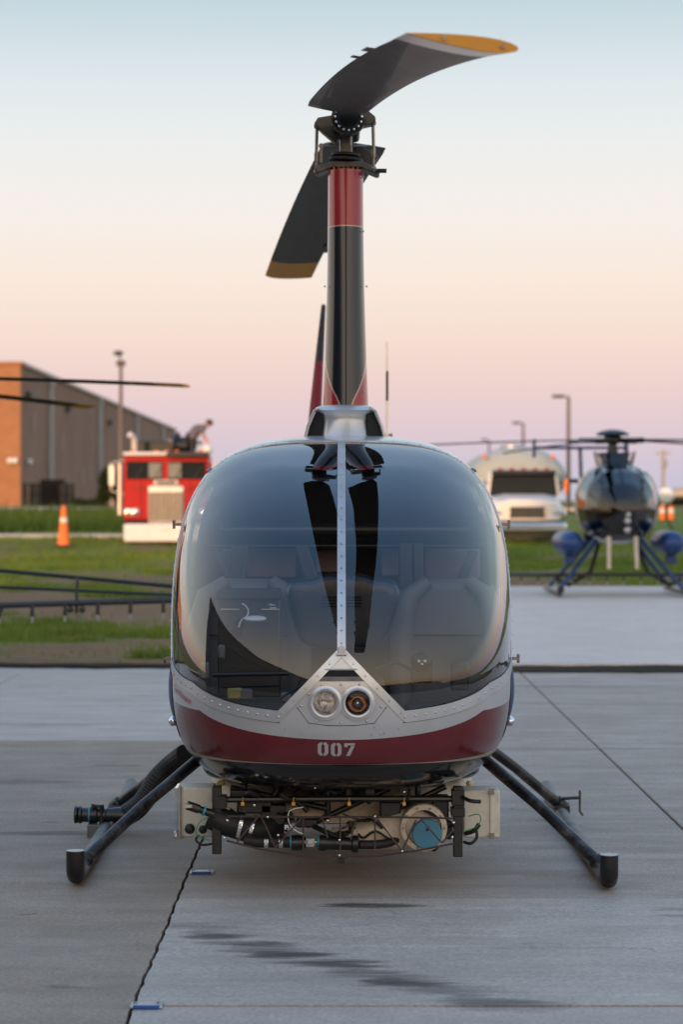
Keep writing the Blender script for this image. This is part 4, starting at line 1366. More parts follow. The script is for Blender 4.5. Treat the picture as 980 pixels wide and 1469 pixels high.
# seats
for cx, wd, cushd in ((-.40, .44, 1.3), (.46, .40, 1.3)):
    prof = [(-.5, 0), (-.5, .62), (-.42, .80), (-.28, .90), (.28, .90), (.42, .80), (.5, .62), (.5, 0)]
    mb = MB(); mb.prism([(cx + p * wd, .58 + q * .68) for p, q in prof], 1.34, 1.46); seat = mb.build('seat', 'leather', heli, bevel=.045, seg=4)
    for sx in (-1, 1):
        mb = MB(); mb.tube([(cx + sx * wd * .50, 1.30, .60), (cx + sx * wd * .50, 1.30, .98), (cx + sx * wd * .42, 1.32, 1.12), (cx + sx * wd * .22, 1.34, 1.18)], [.05, .052, .045, .03], 12); mb.build('seat_bolster', 'leather', seat)
    mb = MB(); mb.box((cx, 1.12, .60), (wd, .46, .12)); mb.build('seat_cushion', 'leather', seat, bevel=.03, seg=3)
    mb = MB(); mb.tube([(cx - wd * .45, 1.325, .95), (cx + wd * .45, 1.325, .95)], .003, 5); mb.build('seat_seam', 'lining', seat)
# instrument console hood seen from the front
def hood(sc, y):
    pts = [(430, 935), (424, 905), (412, 872), (407, 850), (412, 836), (424, 830), (448, 830), (458, 824), (470, 822), (515, 822), (527, 824), (537, 830), (558, 830), (571, 836), (577, 850), (573, 872), (562, 905), (552, 935)]
    cxp, cyp = 491, 885
    r_ = []
    for px, py in pts:
        q = L3(cxp + (px - cxp) * sc, cyp + (py - cyp) * sc, 9.95); r_.append((q.x, y, q.z))
    return r_


mb = MB(); mb.loft([hood(.80, .79), hood(.90, .795), hood(.965, .815), hood(1.0, .86), hood(1.0, 1.02)]); con = mb.build('instrument_console', 'panel', heli, smooth=60)
con.modifiers.new('sub', 'SUBSURF').levels = 1; con.modifiers['sub'].render_levels = 2
for k in range(4):
    a = L3(462, 857 + k * 4.5, 9.85); c = L3(519, 857 + k * 4.5, 9.85)
    mb = MB(); mb.box(((a.x + c.x) / 2, .788, a.z), (c.x - a.x, .012, .005)); mb.build('console_vent', 'matte', con)
mb = MB(); mb.box((0, .80, .66), (.36, .30, .30)); mb.build('console_pedestal', 'panel', heli, bevel=.03)
a = L3(453, 918, 9.6); c = L3(527, 950, 9.6)
mb = MB(); mb.box((0, .50, .66), (.21, .16, .22)); mb.build('nose_box', 'panel', heli, bevel=.01)
# equipment rack on the left with label, wire and white antenna disc
a = L3(312, 1000, 9.75); c = L3(402, 846, 9.75)
mb = MB(); mb.box(((a.x + c.x) / 2, .74, (a.z + c.z) / 2), (c.x - a.x, .18, c.z - a.z)); rack = mb.build('equipment_rack', 'panel', heli, bevel=.006)
a = L3(311, 859, 9.75); c = L3(403, 846, 9.75)
mb = MB(); mb.box(((a.x + c.x) / 2, .635, (a.z + c.z) / 2), (c.x - a.x, .05, c.z - a.z)); mb.build('rack_top', 'panel', rack, bevel=.004)
for (px, py) in [(343, 895), (340, 907)]:
    q = L3(px, py, 9.74); mb = MB(); mb.lathe((q.x, .648, q.z), (0, -1, 0), [(.022, 0), (.022, .006), (.018, .006), (.018, .001)], 20); mb.build('rack_port', 'matte', rack)
q = L3(385, 867, 9.74); mb = MB(); mb.box((q.x, .645, q.z), (.068, .006, .032)); lb = mb.build('maker_plate', 'label', rack)
for px, w_, pz in ((391, .022, 868), (392, .026, 872)):
    q2 = L3(px, pz, 9.74); mb = MB(); mb.box((q2.x, .641, q2.z), (w_, .002, .004)); mb.build('plate_print', 'white', lb)
me = text_mesh('L80', .014); me.transform(Matrix.Translation((q.x - .002, .6405, q.z - .004)) @ Matrix.Rotation(R(90), 4, 'X')); me.materials.append(M['white']); o = bpy.data.objects.new('plate_text', me); COL.objects.link(o); o.parent = lb
for px in (330, 388):
    q = L3(px, 874, 9.74); mb = MB(); mb.box((q.x, .64, q.z), (.075, .02, .005)); mb.build('rack_rail', 'galv', rack)
q = L3(366, 888, 9.6); mb = MB(); mb.lathe((q.x, .52, q.z), (0, -.1, 1), [(.02, -.006), (.042, -.004), (.045, .002), (.035, .008), (.005, .011)], 28); ant = mb.build('antenna_disc', 'white', heli)
mb = MB(); mb.tube(smooth_pts([L3(342, 900, 9.62), L3(346, 890, 9.62), L3(354, 884, 9.62), L3(356, 876, 9.62), L3(352, 869, 9.62), L3(347, 866, 9.62)]), .0028, 6); mb.build('antenna_wire', 'white', ant)
mb = MB(); mb.tube([L3(305, 968, 9.5), L3(415, 966, 9.5)], .010, 8); mb.tube([L3(320, 985, 9.55), L3(400, 983, 9.55)], .006, 8); mb.build('control_tube', 'black', heli)
for px, py, w_, h_, mname in [(318, 935, 10, 20, 'leather'), (337, 995, 22, 16, 'yellowhose'), (352, 996, 20, 16, 'leather'), (293, 962, 14, 24, 'leather'), (410, 1000, 14, 14, 'leather'), (605, 962, 30, 34, 'black'), (660, 970, 26, 40, 'panel')]:
    q = L3(px, py, 9.62); mb = MB(); mb.box((q.x, .52, q.z), (w_ * 9.62 / F, .05, h_ * 9.62 / F)); mb.build('cabin_fitting', mname, heli, bevel=.008)
q = L3(605, 950, 9.6)
mb = MB(); mb.sphere((q.x, .5, q.z), .04, 14, 8, sc=(1.1, 1, 1)); cm = mb.build('camera_pod', 'black', heli)
for dx, dz, mm_ in ((-.012, .006, 'white'), (.012, .006, 'white'), (0, -.006, 'chrome')):
    mb = MB(); mb.sphere((q.x + dx, .46, q.z + dz), .007, 8, 5); mb.build('camera_lens', mm_, cm)
mb = MB()
for px, py in [(358, 935), (380, 928), (432, 985), (446, 975), (356, 950), (362, 952), (380, 957), (388, 960), (396, 963)]:
    pass
mb.tube([L3(400, 1003, 9.4), L3(430, 985, 9.42), L3(455, 965, 9.45)], .005, 6)
mb.tube([L3(540, 960, 9.5), L3(570, 950, 9.5), L3(590, 960, 9.5)], .008, 6)
mb.build('cabin_cable', 'black', heli)

# ------------------------------------------------------------------ spray gear under the belly
mb = MB()
rings = []
for y in np.linspace(.62, 2.6, 14):
    q = math.sin(math.pi * (y - .5) / 2.22) ** .5
    rings.append([((.58 * q) * math.copysign(abs(math.cos(a)) ** .6, math.cos(a)), y, .285 + .125 * q * math.copysign(abs(math.sin(a)) ** .75, math.sin(a))) for a in [2 * math.pi * k / 32 for k in range(32)]])
mb.loft(rings); tank = mb.build('spray_tank', 'beige', heli, smooth=60)
mb = MB(); mb.tube([L3(345, 1125, 9.75), L3(470, 1128, 9.7), L3(635, 1125, 9.75)], .012, 8); mb.build('tank_strap', 'steel', tank)
DP = 9.55
def sp_(px, py, d=DP): return L3(px, py, d)


frame = MB()
frame.tube([sp_(325, 1147), sp_(480, 1146), sp_(662, 1146)], .0125, 10)
for px, ya, yb in ((311, 1128, 1224), (657, 1128, 1228)):
    a = sp_(px, yb); c = sp_(px, ya); frame.box(((a.x + c.x) / 2, a.y, (a.z + c.z) / 2), (.036, .06, c.z - a.z))
frame.box(sp_(316, 1150), (.05, .08, .05)); frame.box(sp_(657, 1143), (.05, .08, .06)); frame.box(sp_(657, 1164), (.055, .07, .035))
for a, c in [((330, 1130), (470, 1160)), ((470, 1130), (470, 1170)), ((560, 1130), (440, 1185)), ((640, 1128), (500, 1195)), ((400, 1128), (360, 1200)), ((500, 1128), (505, 1150)), ((350, 1125), (350, 1150)), ((600, 1125), (600, 1150))]:
    frame.tube([sp_(*a, 9.66), sp_(*c, 9.66)], .013, 8)
rig = frame.build('rig_frame', 'black', heli, smooth=35, bevel=.003)
# truss rods
tr = MB()
tp = [(325, 1171), (430, 1172), (540, 1172), (650, 1174)]
bt = [(325, 1206), (372, 1218), (430, 1227), (490, 1229), (545, 1228), (600, 1220), (652, 1210)]
tr.tube([sp_(*p, 9.42) for p in tp], .0042, 6); tr.tube([sp_(*p, 9.42) for p in bt], .0042, 6)
for a, c in [((340, 1208), (370, 1172)), ((375, 1172), (395, 1216)), ((395, 1216), (432, 1174)), ((435, 1172), (435, 1228)), ((462, 1172), (470, 1202)), ((488, 1172), (488, 1228)), ((511, 1173), (503, 1205)), ((538, 1173), (538, 1218)), ((541, 1174), (577, 1221)), ((577, 1221), (597, 1176)), ((603, 1174), (634, 1209)), ((634, 1209), (652, 1190))]:
    tr.tube([sp_(*a, 9.42), sp_(*c, 9.42)], .0034, 6)
tr.build('truss_rods', 'purple', rig)
# electrical boxes at both ends
a = sp_(258, 1197, 9.75); c = sp_(308, 1127, 9.75)
mb = MB(); mb.box(((a.x + c.x) / 2, .66, (a.z + c.z) / 2), (c.x - a.x, .17, c.z - a.z)); bx = mb.build('electrical_box', 'cream', rig, bevel=.006)
bx['label'] = 'beige box with clear hinged lid'
mb = MB(); mb.box((a.x - .010, .66, (a.z + c.z) / 2), (.018, .165, (c.z - a.z) * .98)); mb.build('clear_lid', 'clear', bx, bevel=.004)
mb = MB(); mb.box((a.x + .008, .572, (a.z + c.z) / 2), (.008, .012, (c.z - a.z) * 1.08)); mb.box((a.x + .0, .57, a.z - .004), (.04, .012, .008)); mb.build('lid_hinge', 'steel', bx)
for px, py, r in ((272, 1189, .021), (291, 1190, .017)):
    mb = MB(); mb.sphere(sp_(px, py, 9.62), r, 14, 8); mb.build('cable_gland', 'rubber', bx)
a = sp_(664, 1198, 9.75); c = sp_(716, 1131, 9.75)
mb = MB(); mb.box(((a.x + c.x) / 2, .66, (a.z + c.z) / 2), (c.x - a.x, .17, c.z - a.z)); bx2 = mb.build('electrical_box', 'cream', rig, bevel=.006)
mb = MB(); mb.box((c.x - .034, .572, (a.z + c.z) / 2), (.010, .012, (c.z - a.z) * 1.06)); mb.build('lid_hinge', 'cream', bx2)
for z in (a.z + .008, c.z - .002):
    mb = MB(); mb.box((c.x - .034, .565, z), (.020, .014, .022)); mb.build('lid_clip', 'steel', bx2)
# hoses, clamps and valves
def tube_part(name, pts, r, mname, n=12, parent=rig, d=DP):
    mb = MB(); mb.tube(smooth_pts([sp_(*(p if len(p) == 3 else (*p, d))) for p in pts]), r, n); return mb.build(name, mname, parent)


def band(px, py, dx, dy, r, w=.016, d=9.5, mname='chrome'):
    p = sp_(px, py, d); ax = Vector((dx, 0, -dy)).normalized()
    mb = MB(); mb.lathe(p - ax * w / 2, ax, [(r, 0), (r * 1.04, .001), (r * 1.04, w - .001), (r, w)], 18)
    mb.box(p + Vector((0, -r, .004)), (.012, .012, .02)); return mb.build('hose_clamp', mname, rig)


mb = MB(); mb.tube([sp_(604, 1186, 9.64), sp_(575, 1190, 9.63), sp_(520, 1199, 9.62), sp_(478, 1205, 9.62)], [.085, .080, .058, .045], 20); mb.build('suction_pipe', 'beige', rig)
tube_part('fat_hose', [(300, 1170, 9.56), (330, 1182, 9.56), (365, 1190, 9.58), (400, 1180, 9.66)], .052, 'rubber', 16)
band(345, 1184, 1, .25, .054, d=9.56); band(361, 1188, 1, .3, .054, d=9.56)
tube_part('delivery_pipe', [(350, 1205, 9.5), (372, 1208, 9.5), (420, 1208, 9.5)], .022, 'rubber', 14)
band(382, 1208, 1, 0, .025, d=9.5); band(403, 1208, 1, 0, .025, d=9.5); band(411, 1187, 1, .1, .024, d=9.55)
mb = MB(); mb.lathe(sp_(417, 1209, 9.5), (1, 0, 0), [(.022, 0), (.03, .006), (.031, .03), (.027, .05), (.02, .06)], 18); mb.build('valve_body', 'black', rig)
for px in (416, 456):
    mb = MB(); mb.lathe(sp_(px, 1208, 9.5), (1, 0, 0), [(.027, 0), (.028, .003), (.027, .006)], 18); mb.build('seal_ring', 'cyan', rig)
mb = MB(); mb.box(sp_(445, 1208, 9.47), (.034, .04, .034)); mb.tube([sp_(436, 1208, 9.47), sp_(455, 1208, 9.47)], .008, 8); mb.lathe(sp_(445, 1208, 9.447), (0, -1, 0), [(.012, 0), (.012, .008)], 14); mb.build('brass_coupling', 'galv', rig, bevel=.004)
mb = MB(); mb.lathe(sp_(455, 1209, 9.5), (1, 0, -.03), [(.02, 0), (.031, .01), (.031, .03), (.026, .04), (.026, .135), (.034, .14), (.034, .16), (.02, .165)], 20); mb.build('pump_motor', 'black', rig, smooth=30)
tube_part('delivery_pipe', [(515, 1212, 9.52), (560, 1208, 9.56), (600, 1180, 9.62)], .018, 'rubber', 12)
mb = MB(); mb.lathe(sp_(608, 1188, 9.52), (0, -1, 0), [(.06, -.25), (.093, -.24), (.093, 0), (.089, .005), (.072, .005), (.068, -.03), (.03, -.035)], 36); port = mb.build('filler_port', 'beige', rig, smooth=30)
mb = MB()
for k in range(10):
    an = 2 * math.pi * k / 10; q = sp_(608, 1188, 9.512); mb.lathe(q + Vector((.081 * math.cos(an), -.002, .081 * math.sin(an))), (0, -1, 0), [(.005, 0), (.005, .006)], 6)
stuff(mb.build('port_bolts', 'steel', port))
mb = MB(); mb.lathe(sp_(613, 1197, 9.50), (0, -1, 0), [(.054, -.04), (.059, -.035), (.059, 0), (.056, .006), (.02, .007)], 32); mb.build('blue_cap', 'portblue', port, smooth=35)
mb = MB(); mb.lathe(sp_(613, 1190, 9.47), (0, -1, 0), [(.006, 0), (.006, .012)], 8); mb.build('cap_knob', 'black', port)
for px in (348, 421, 501, 580):
    mb = MB(); mb.box(sp_(px, 1153, 9.5), (.013, .012, .013)); mb.tube([sp_(px, 1151, 9.5), sp_(px, 1144, 9.5)], .003, 6); mb.build('brass_nozzle', 'brass', rig)
# small nozzle block at the left end with teal ring
a = sp_(268, 1155, 9.48); c = sp_(306, 1168, 9.5)
mb = MB(); mb.tube([a, a.lerp(c, .45), a.lerp(c, .46), c], [.018, .018, .014, .018], 12); mb.build('nozzle_valve', 'black', rig, smooth=30)
ax = (c - a).normalized(); mb = MB(); mb.lathe(a.lerp(c, .6), ax, [(.019, 0), (.02, .004), (.019, .008)], 14); mb.build('seal_ring', 'cyan', rig)
mb = MB(); mb.box(a + Vector((.006, -.02, -.002)), (.03, .006, .012)); mb.build('valve_label', 'beige', rig)
tube_part('green_wire', [(300, 1172, 9.44), (288, 1178, 9.43), (281, 1190, 9.43), (285, 1201, 9.43), (300, 1205, 9.44)], .0022, 'greenwire', 5)
tube_part('green_wire', [(672, 1171, 9.44), (686, 1168, 9.43), (690, 1176, 9.43), (684, 1186, 9.43), (668, 1192, 9.44)], .0022, 'greenwire', 5)
tube_part('white_wire', [(435, 1158, 9.42), (416, 1163, 9.42), (414, 1178, 9.42), (422, 1190, 9.42), (434, 1196, 9.42)], .002, 'white', 5)
tube_part('black_cable', [(664, 1144, 9.5), (676, 1149, 9.45), (690, 1150, 9.45)], .008, 'rubber', 8)
tube_part('black_cable', [(668, 1196, 9.5), (680, 1192, 9.47), (688, 1182, 9.47)], .009, 'rubber', 8)
tube_part('black_cable', [(666, 1208, 9.5), (676, 1210, 9.47), (684, 1202, 9.47), (684, 1192, 9.47)], .006, 'rubber', 8)
tube_part('black_cable', [(285, 1198, 9.5), (281, 1205, 9.5), (290, 1212, 9.5), (306, 1210, 9.5)], .005, 'rubber', 6)
rr_ = random.Random(3)
for k in range(18):
    x = rr_.uniform(320, 650); y = rr_.uniform(1128, 1200)
    pts = [(x, y, 9.5 + rr_.random() * .2)]
    for q in range(4):
        x += rr_.uniform(-8, 34); y += rr_.uniform(-16, 18); y = min(max(y, 1124), 1218)
        pts.append((min(x, 655), y, 9.5 + rr_.random() * .2))
    # smooth a little
    pp = [Vector(sp_(*p)) for p in pts]; sm = []
    for i in range(len(pp) - 1):
        for u in (0, .33, .66):
            p_1 = pp[max(i - 1, 0)]; p0_ = pp[i]; p1_ = pp[i + 1]; p2_ = pp[min(i + 2, len(pp) - 1)]
            sm.append(0.5 * ((2 * p0_) + (p1_ - p_1) * u + (2 * p_1 - 5 * p0_ + 4 * p1_ - p2_) * u * u + (3 * p0_ - p_1 - 3 * p1_ + p2_) * u ** 3))
    mb = MB(); mb.tube(sm, rr_.choice([.004, .005, .007, .011]), 7); mb.build('rig_cable', 'rubber', rig)
for px, py, w_, h_ in [(365, 1155, 50, 22), (350, 1138, 40, 12), (560, 1160, 30, 22), (530, 1138, 16, 16), (632, 1160, 24, 40), (392, 1168, 36, 30), (640, 1190, 18, 26), (440, 1180, 30, 12), (500, 1133, 10, 22)]:
    q = sp_(px, py, 9.62); mb = MB(); mb.box(q, (w_ * 9.62 / F, .06, h_ * 9.62 / F)); mb.build('rig_bracket', 'black', rig, bevel=.006)
for px, py in [(487, 1205), (487, 1227), (538, 1171), (384, 1172), (399, 1198), (326, 1177), (322, 1202), (577, 1221), (651, 1180), (649, 1201), (470, 1177), (452, 1130), (365, 1155), (580, 1136)]:
    mb = MB(); mb.sphere(sp_(px, py, 9.405), .006, 8, 5); mb.build('bolt_head', 'chrome', rig)
mb = MB(); mb.box(sp_(489, 1235, 9.5), (.03, .02, .02)); mb.build('rig_foot', 'black', rig)

# suction hose with coupling by the left skid
hs = [L3(266, 1082, 10.9), L3(245, 1098, 11.0), L3(225, 1118, 11.0), L3(212, 1140, 11.0), L3(196, 1160, 11.0), L3(180, 1170, 11.0)]
sm = []
for i in range(len(hs) - 1):
    for u in np.linspace(0, 1, 12, endpoint=False):
        p_1 = hs[max(i - 1, 0)]; p0_ = hs[i]; p1_ = hs[i + 1]; p2_ = hs[min(i + 2, len(hs) - 1)]
        sm.append(0.5 * ((2 * p0_) + (p1_ - p_1) * u + (2 * p_1 - 5 * p0_ + 4 * p1_ - p2_) * u * u + (3 * p0_ - p_1 - 3 * p1_ + p2_) * u ** 3))
mb = MB(); mb.tube(sm, [.047 + .0022 * (k % 2) for k in range(len(sm))], 16); hose = mb.build('suction_hose', 'rubber', heli, smooth=0)
cq = L3(178, 1170, 11.0)
mb = MB(); mb.lathe(cq, (-1, 0, .02), [(.02, -.02), (.036, -.01), (.038, .03), (.034, .06), (.034, .08), (.031, .085), (.031, .12), (.037, .125), (.037, .16), (.033, .165), (.033, .19), (.040, .195), (.040, .205), (.034, .21), (.040, .215), (.040, .225), (.03, .228)], 22); cp = mb.build('hose_coupling', 'black', hose, smooth=30)
mb = MB(); mb.lathe(cq + Vector((-.155, 0, .003)), (-1, 0, 0), [(.038, 0), (.039, .003), (.038, .007)], 22); mb.build('seal_ring', 'cyan', cp)
mb = MB(); q = cq + Vector((-.12, -.02, .04)); mb.tube([q + Vector((-.02, 0, -.03)), q + Vector((-.018, 0, .01)), q, q + Vector((.018, 0, .01)), q + Vector((.02, 0, -.08)), q + Vector((-.005, -.01, -.11))], .012, 8); mb.build('cam_lever', 'rubber', cp)
mb = MB(); a = L3(126, 1205, 11.0); c = L3(154, 1181, 11.0); mb.box(((a.x + c.x) / 2, a.y, (a.z + c.z) / 2), (c.x - a.x, .10, c.z - a.z)); mb.box((c.x + .02, a.y, (a.z + c.z) / 2), (.02, .08, .1)); mb.build('coupling_bracket', 'skidworn', hose, bevel=.006)
tube_part('feed_hose', [(262, 1100, 11.2), (210, 1138, 11.2), (182, 1158, 11.2), (172, 1166, 11.1)], .022, 'rubber', 12, parent=hose)
tube_part('yellow_hose', [(322, 1122, 9.9), (312, 1127, 9.9), (310, 1140, 9.9)], .012, 'yellowhose', 10)
mb = MB(); mb.sphere(L3(673, 1124, 9.9), .012, 8, 6); mb.build('drain_plug', 'yellowhose', rig)

# ------------------------------------------------------------------ bubble-cabin helicopters
def egg_section(s, sh):
    # s metres behind the nose
    k = [(0, .0, 1.32, 1.32, 1.32), (.05, .20, 1.52, 1.13, 1.32), (.2, .40, 1.74, .97, 1.34), (.5, .56, 1.97, .85, 1.38), (.9, .635, 2.08, .80, 1.42), (1.3, .64, 2.10, .80, 1.45), (1.8, .60, 2.06, .84, 1.48), (2.3, .45, 1.95, 1.0, 1.52), (2.8, .25, 1.80, 1.25, 1.56), (3.2, .15, 1.72, 1.40, 1.57)]
    return [np.interp(s, [q[0] for q in k], [q[i] for q in k]) for i in (1, 2, 3, 4)]


def bubble_heli(name, label, loc, scale, boom_dz, blade0, boom_full):
    h = thing(name, label, 'helicopter', loc, 0.0)
    h.scale = (scale,) * 3
    bmh = bmesh.new(); prevr = None
    for t in np.linspace(.06, math.sqrt(3.2), 44):
        s = t * t; w, zt, zb, zm = egg_section(s, 0)
        ring = []
        for j in range(48):
            a = 2 * math.pi * (j + .5) / 48; c_, s_ = math.cos(a), math.sin(a); n = 2.3
            r = (abs(c_) ** n + abs(s_) ** n) ** (-1 / n); hh = (zt - zm) if s_ >= 0 else (zm - zb)
            ring.append(bmh.verts.new((w * r * c_, s, zm + hh * r * s_)))
        if prevr:
            for j in range(48): bmh.faces.new((prevr[j], prevr[(j + 1) % 48], ring[(j + 1) % 48], ring[j]))
        else: bmh.faces.new(ring)
        prevr = ring
    bmesh.ops.recalc_face_normals(bmh, faces=bmh.faces)
    bs = {'fuselage_shell': [], 'bubble_window': [], 'door_window': [], 'window_bar': []}
    bmh.verts.index_update(); bmh.normal_update()
    for f in bmh.faces:
        c = f.calc_center_median(); x, s, z = c
        if s < .95 and z > 1.36 and abs(x) > .035 and not (.28 < abs(x) < .33): bs['bubble_window'].append((f, 0))
        elif s < .85 and 1.02 < z < 1.30 and .12 < abs(x): bs['bubble_window'].append((f, 0))
        elif 1.02 < s < 1.75 and 1.3 < z < 1.85 and abs(x) > .4: bs['door_window'].append((f, 0))
        else: bs['fuselage_shell'].append((f, 0))
    def ff(nm, fl, mm):
        vm, vs, fs = {}, [], []
        for f, _ in fl:
            ids = []
            for v in f.verts:
                if v.index not in vm: vm[v.index] = len(vs); vs.append(tuple(v.co))
                ids.append(vm[v.index])
            fs.append(ids)
        mb = MB(); mb.v = vs; mb.f = fs; mb.m = [0] * len(fs)
        return mb.build(nm, mm, h, smooth=60, fix=False)
    ff('fuselage_shell', bs['fuselage_shell'], 'heliblack'); ff('bubble_window', bs['bubble_window'], 'dark_glass'); ff('door_window', bs['door_window'], 'dark_glass')
    bmh.free()
    mb = MB(); mb.box((0, 1.5, 1.35), (.95, .06, 1.0)); mb.build('rear_bulkhead', 'lining', h, bevel=.05)
    mb = MB(); mb.box((0, 1.0, .95), (.8, .9, .06)); mb.build('cabin_floor', 'lining', h)
    for cx in (-.28, .28):
        mb = MB(); mb.box((cx, 1.25, 1.35), (.38, .12, .7)); se = mb.build('seat', 'panel', h, bevel=.04); mb = MB(); mb.box((cx, 1.0, 1.08), (.38, .4, .12)); mb.build('seat_cushion', 'panel', se, bevel=.03)
    # silver rim around door opening
    for sx in (-1, 1):
        mb = MB(); mb.tube([(sx * egg_w(1.0, z), 1.0 - .12 * abs(z - 1.45), z) for z in np.linspace(.95, 1.95, 9)], .018, 6); mb.build('door_rim', 'galv', h)
    mb = MB()
    for z in (1.27, 1.17, 1.03): mb.lathe((.08 if False else 0.06, .03 + (0.03 if z < 1.1 else 0), z), (0, -1, 0), [(.045, -.05), (.05, 0), (.04, .012), (.01, .02)], 16)
    mb.build('nose_lamps', 'galv', h)
    # pylon, mast, rotor hub
    mb = MB(); mb.loft([rrect(0, 1.5, .24, .55, 2.05), rrect(0, 1.5, .20, .5, 2.15), rrect(0, 1.5, .24, .42, 2.26)]); mb.build('mast_cowl', 'heliblack', h)
    for sx in (-1, 1):
        mb = MB(); mb.box((sx * .29, 1.35, 2.17), (.03, .3, .22), rot=Matrix.Rotation(R(12 * sx), 3, 'Y')); mb.build('cowl_side', 'galv' if sx < 0 else 'heliblack', h)
    mb = MB(); mb.lathe((0, 1.6, 2.2), (0, 0, 1), [(.10, 0), (.085, .12), (.07, .2), (.12, .22), (.16, .25), (.16, .30), (.12, .33), (.26, .345), (.27, .37), (.2, .41), (.08, .44)], 24); hb = mb.build('rotor_hub', 'black', h, smooth=50)
    for k in range(5):
        an = blade0 + 2 * math.pi * k / 5
        sp = Vector((math.cos(an), math.sin(an), 0))
        mb = MB(); mb.tube([Vector((0, 1.6, 2.46)) + sp * .12, Vector((0, 1.6, 2.46)) + sp * .55], .045, 8); mb.build('blade_grip', 'black', hb)
        make_blade(h, (0, 1.6, 0), an, lambda r: 2.475 - .012 * r - .006 * r * r, ['rubber', 'rubber', 'bladetip' if boom_full else 'rubber'], r0=.55, r1=4.02, chord=.20, pitch=R(-5), white=.5, tip_col=.25 if boom_full else .06, n=14)
    # tail
    mb = MB(); mb.loft([[(r * math.cos(a), y, 1.57 + .07 * (y - 3) + r * math.sin(a)) for a in [2 * math.pi * k / 14 for k in range(14)]] for y, r in [(3.1, .16), (5, .11), (7.0, .07)]]); mb.build('tail_boom', 'heliblack', h)
    mb = MB(); mb.loft([finring(Vector((0, 6.5, z)), c_, .03, o_) for z, c_, o_ in [(1.45, .5, -.1), (1.9, .5, 0), (2.45, .4, .25)]]); mb.build('tail_fin', 'blue', h)
    mb = MB(); mb.box((0, 6.95, 2.46), (1.7, .4, .05)); st = mb.build('tailplane', 'blue', h, bevel=.02)
    mb = MB()
    for sx in (-1, 1): mb.box((sx * .85, 6.95, 2.45), (.03, .5, .34))
    mb.build('tailplane_fin', 'blue', st, bevel=.01)
    mb = MB()
    for sg in (1, -1): mb.box((-.22, 6.9, 1.85 + sg * .33), (.02, .12, .6))
    mb.tube([(-.22, 6.9, 1.85), (0, 6.9, 1.85)], .04, 8); mb.build('tail_rotor', 'black', h)
    # landing gear: blue legs, black skids
    for sx in (-1, 1):
        mb = MB(); mb.tube([(sx * 1.0, -.15, .12), (sx * 1.0, 0.0, .05), (sx * 1.0, 2.6, .05)], .045, 10); mb.sphere((sx * 1.0, -.15, .12), .06, 10, 6); sk = mb.build('skid_tube', 'black', h)
        for y0, y1 in ((.35, .75), (2.1, 1.7)):
            mb = MB(); mb.tube([(sx * 1.0, y0, .07), (sx * .62, (y0 + y1) / 2, .52), (sx * .36, y1, .86)], [.034, .036, .045], 10); mb.build('landing_leg', 'blue', h)
        mb = MB(); mb.tube([(sx * .80, .02, .82), (sx * .80, .06, .82), (sx * .80, .14, .82), (sx * .80, .4, .82), (sx * .80, 1.5, .82), (sx * .80, 1.8, .82), (sx * .80, 2.0, .82)], [.03, .11, .165, .195, .195, .12, .03], 20); tk = mb.build('chemical_tank', 'blue', h, smooth=60)
        mb = MB(); mb.box((sx * .80, .6, .56), (.16, .3, .14)); mb.tube([(sx * .8, .6, .7), (sx * .5, .7, .85)], .03, 8); mb.build('tank_pump', 'blue', tk, bevel=.03)
        mb = MB(); mb.tube([(sx * .21, .25, .92), (sx * .22 + .0, .15, .42)], [.04, .03], 10); mb.build('hanging_pipe', 'beige', h)
        mb = MB(); mb.tube([(sx * .3, .9, .80), (sx * .45, .7, .36), (sx * .8, .7, .15), (sx * 1.0, .8, .25)], .035, 8); mb.build('spray_hose', 'rubber', h)
    # spray boom
    bz = .42 + boom_dz
    mb = MB()
    half = 4.6
    tiltf = 0.03 * boom_full
    mb.tube([(-half, .5, bz - tiltf * half), (0, .5, bz), (half, .5, bz + tiltf * half)], .027, 8); bo = mb.build('spray_boom', 'black', h)
    if boom_full:
        mb = MB(); mb.tube([(-half * .95, .6, bz + .1), (0, .6, bz + .55), (half * .95, .6, bz + .15)], .018, 6); mb.tube([(-half * .95, .9, bz + .05), (0, .9, bz + .30), (half * .95, .9, bz + .1)], .014, 6); mb.build('boom_stay', 'black', bo)
        for k in range(-4, 5):
            x = k * .68 + .12
            zt = bz + .55 - abs(x) / half * .42
            mb = MB(); mb.tube([(x, .5, bz), (x, .58, zt)], .014, 6); mb.sphere((x - .05, .5, bz + .03), .03, 6, 4); mb.sphere((x + .05, .5, bz + .03), .03, 6, 4); mb.build('boom_post', 'skid', bo)
    for k in range(-14, 15):
        x = k * .27 + .05
        mb = MB(); mb.tube([(x, .48, bz + tiltf * x), (x, .46, bz - .10 + tiltf * x)], [.014, .02], 6, mi=0); mb.tube([(x, .46, bz - .10 + tiltf * x), (x, .46, bz - .15 + tiltf * x)], [.011, .008], 6, mi=1); mb.build('spray_nozzle', ['black', 'galv'], bo)
    return h


def egg_w(s, z):
    w, zt, zb, zm = egg_section(s, 0); hh = (zt - zm) if z >= zm else (zm - zb)
    q = 1 - min(1, abs(z - zm) / hh) ** 2.3
    return w * q ** (1 / 2.3) + .01


bubble_heli('helicopter', 'black bubble-nosed helicopter with blue skid legs and tanks parked on the pale pad', (4.40, 37.6, .04), 1.0, -.10, R(180 + 4), 0)
bubble_heli('helicopter', 'helicopter mostly outside the left edge, its rotor blades and black spray boom showing', (-5.28, 20.4, .06), 1.05, .05, R(-20), 1)

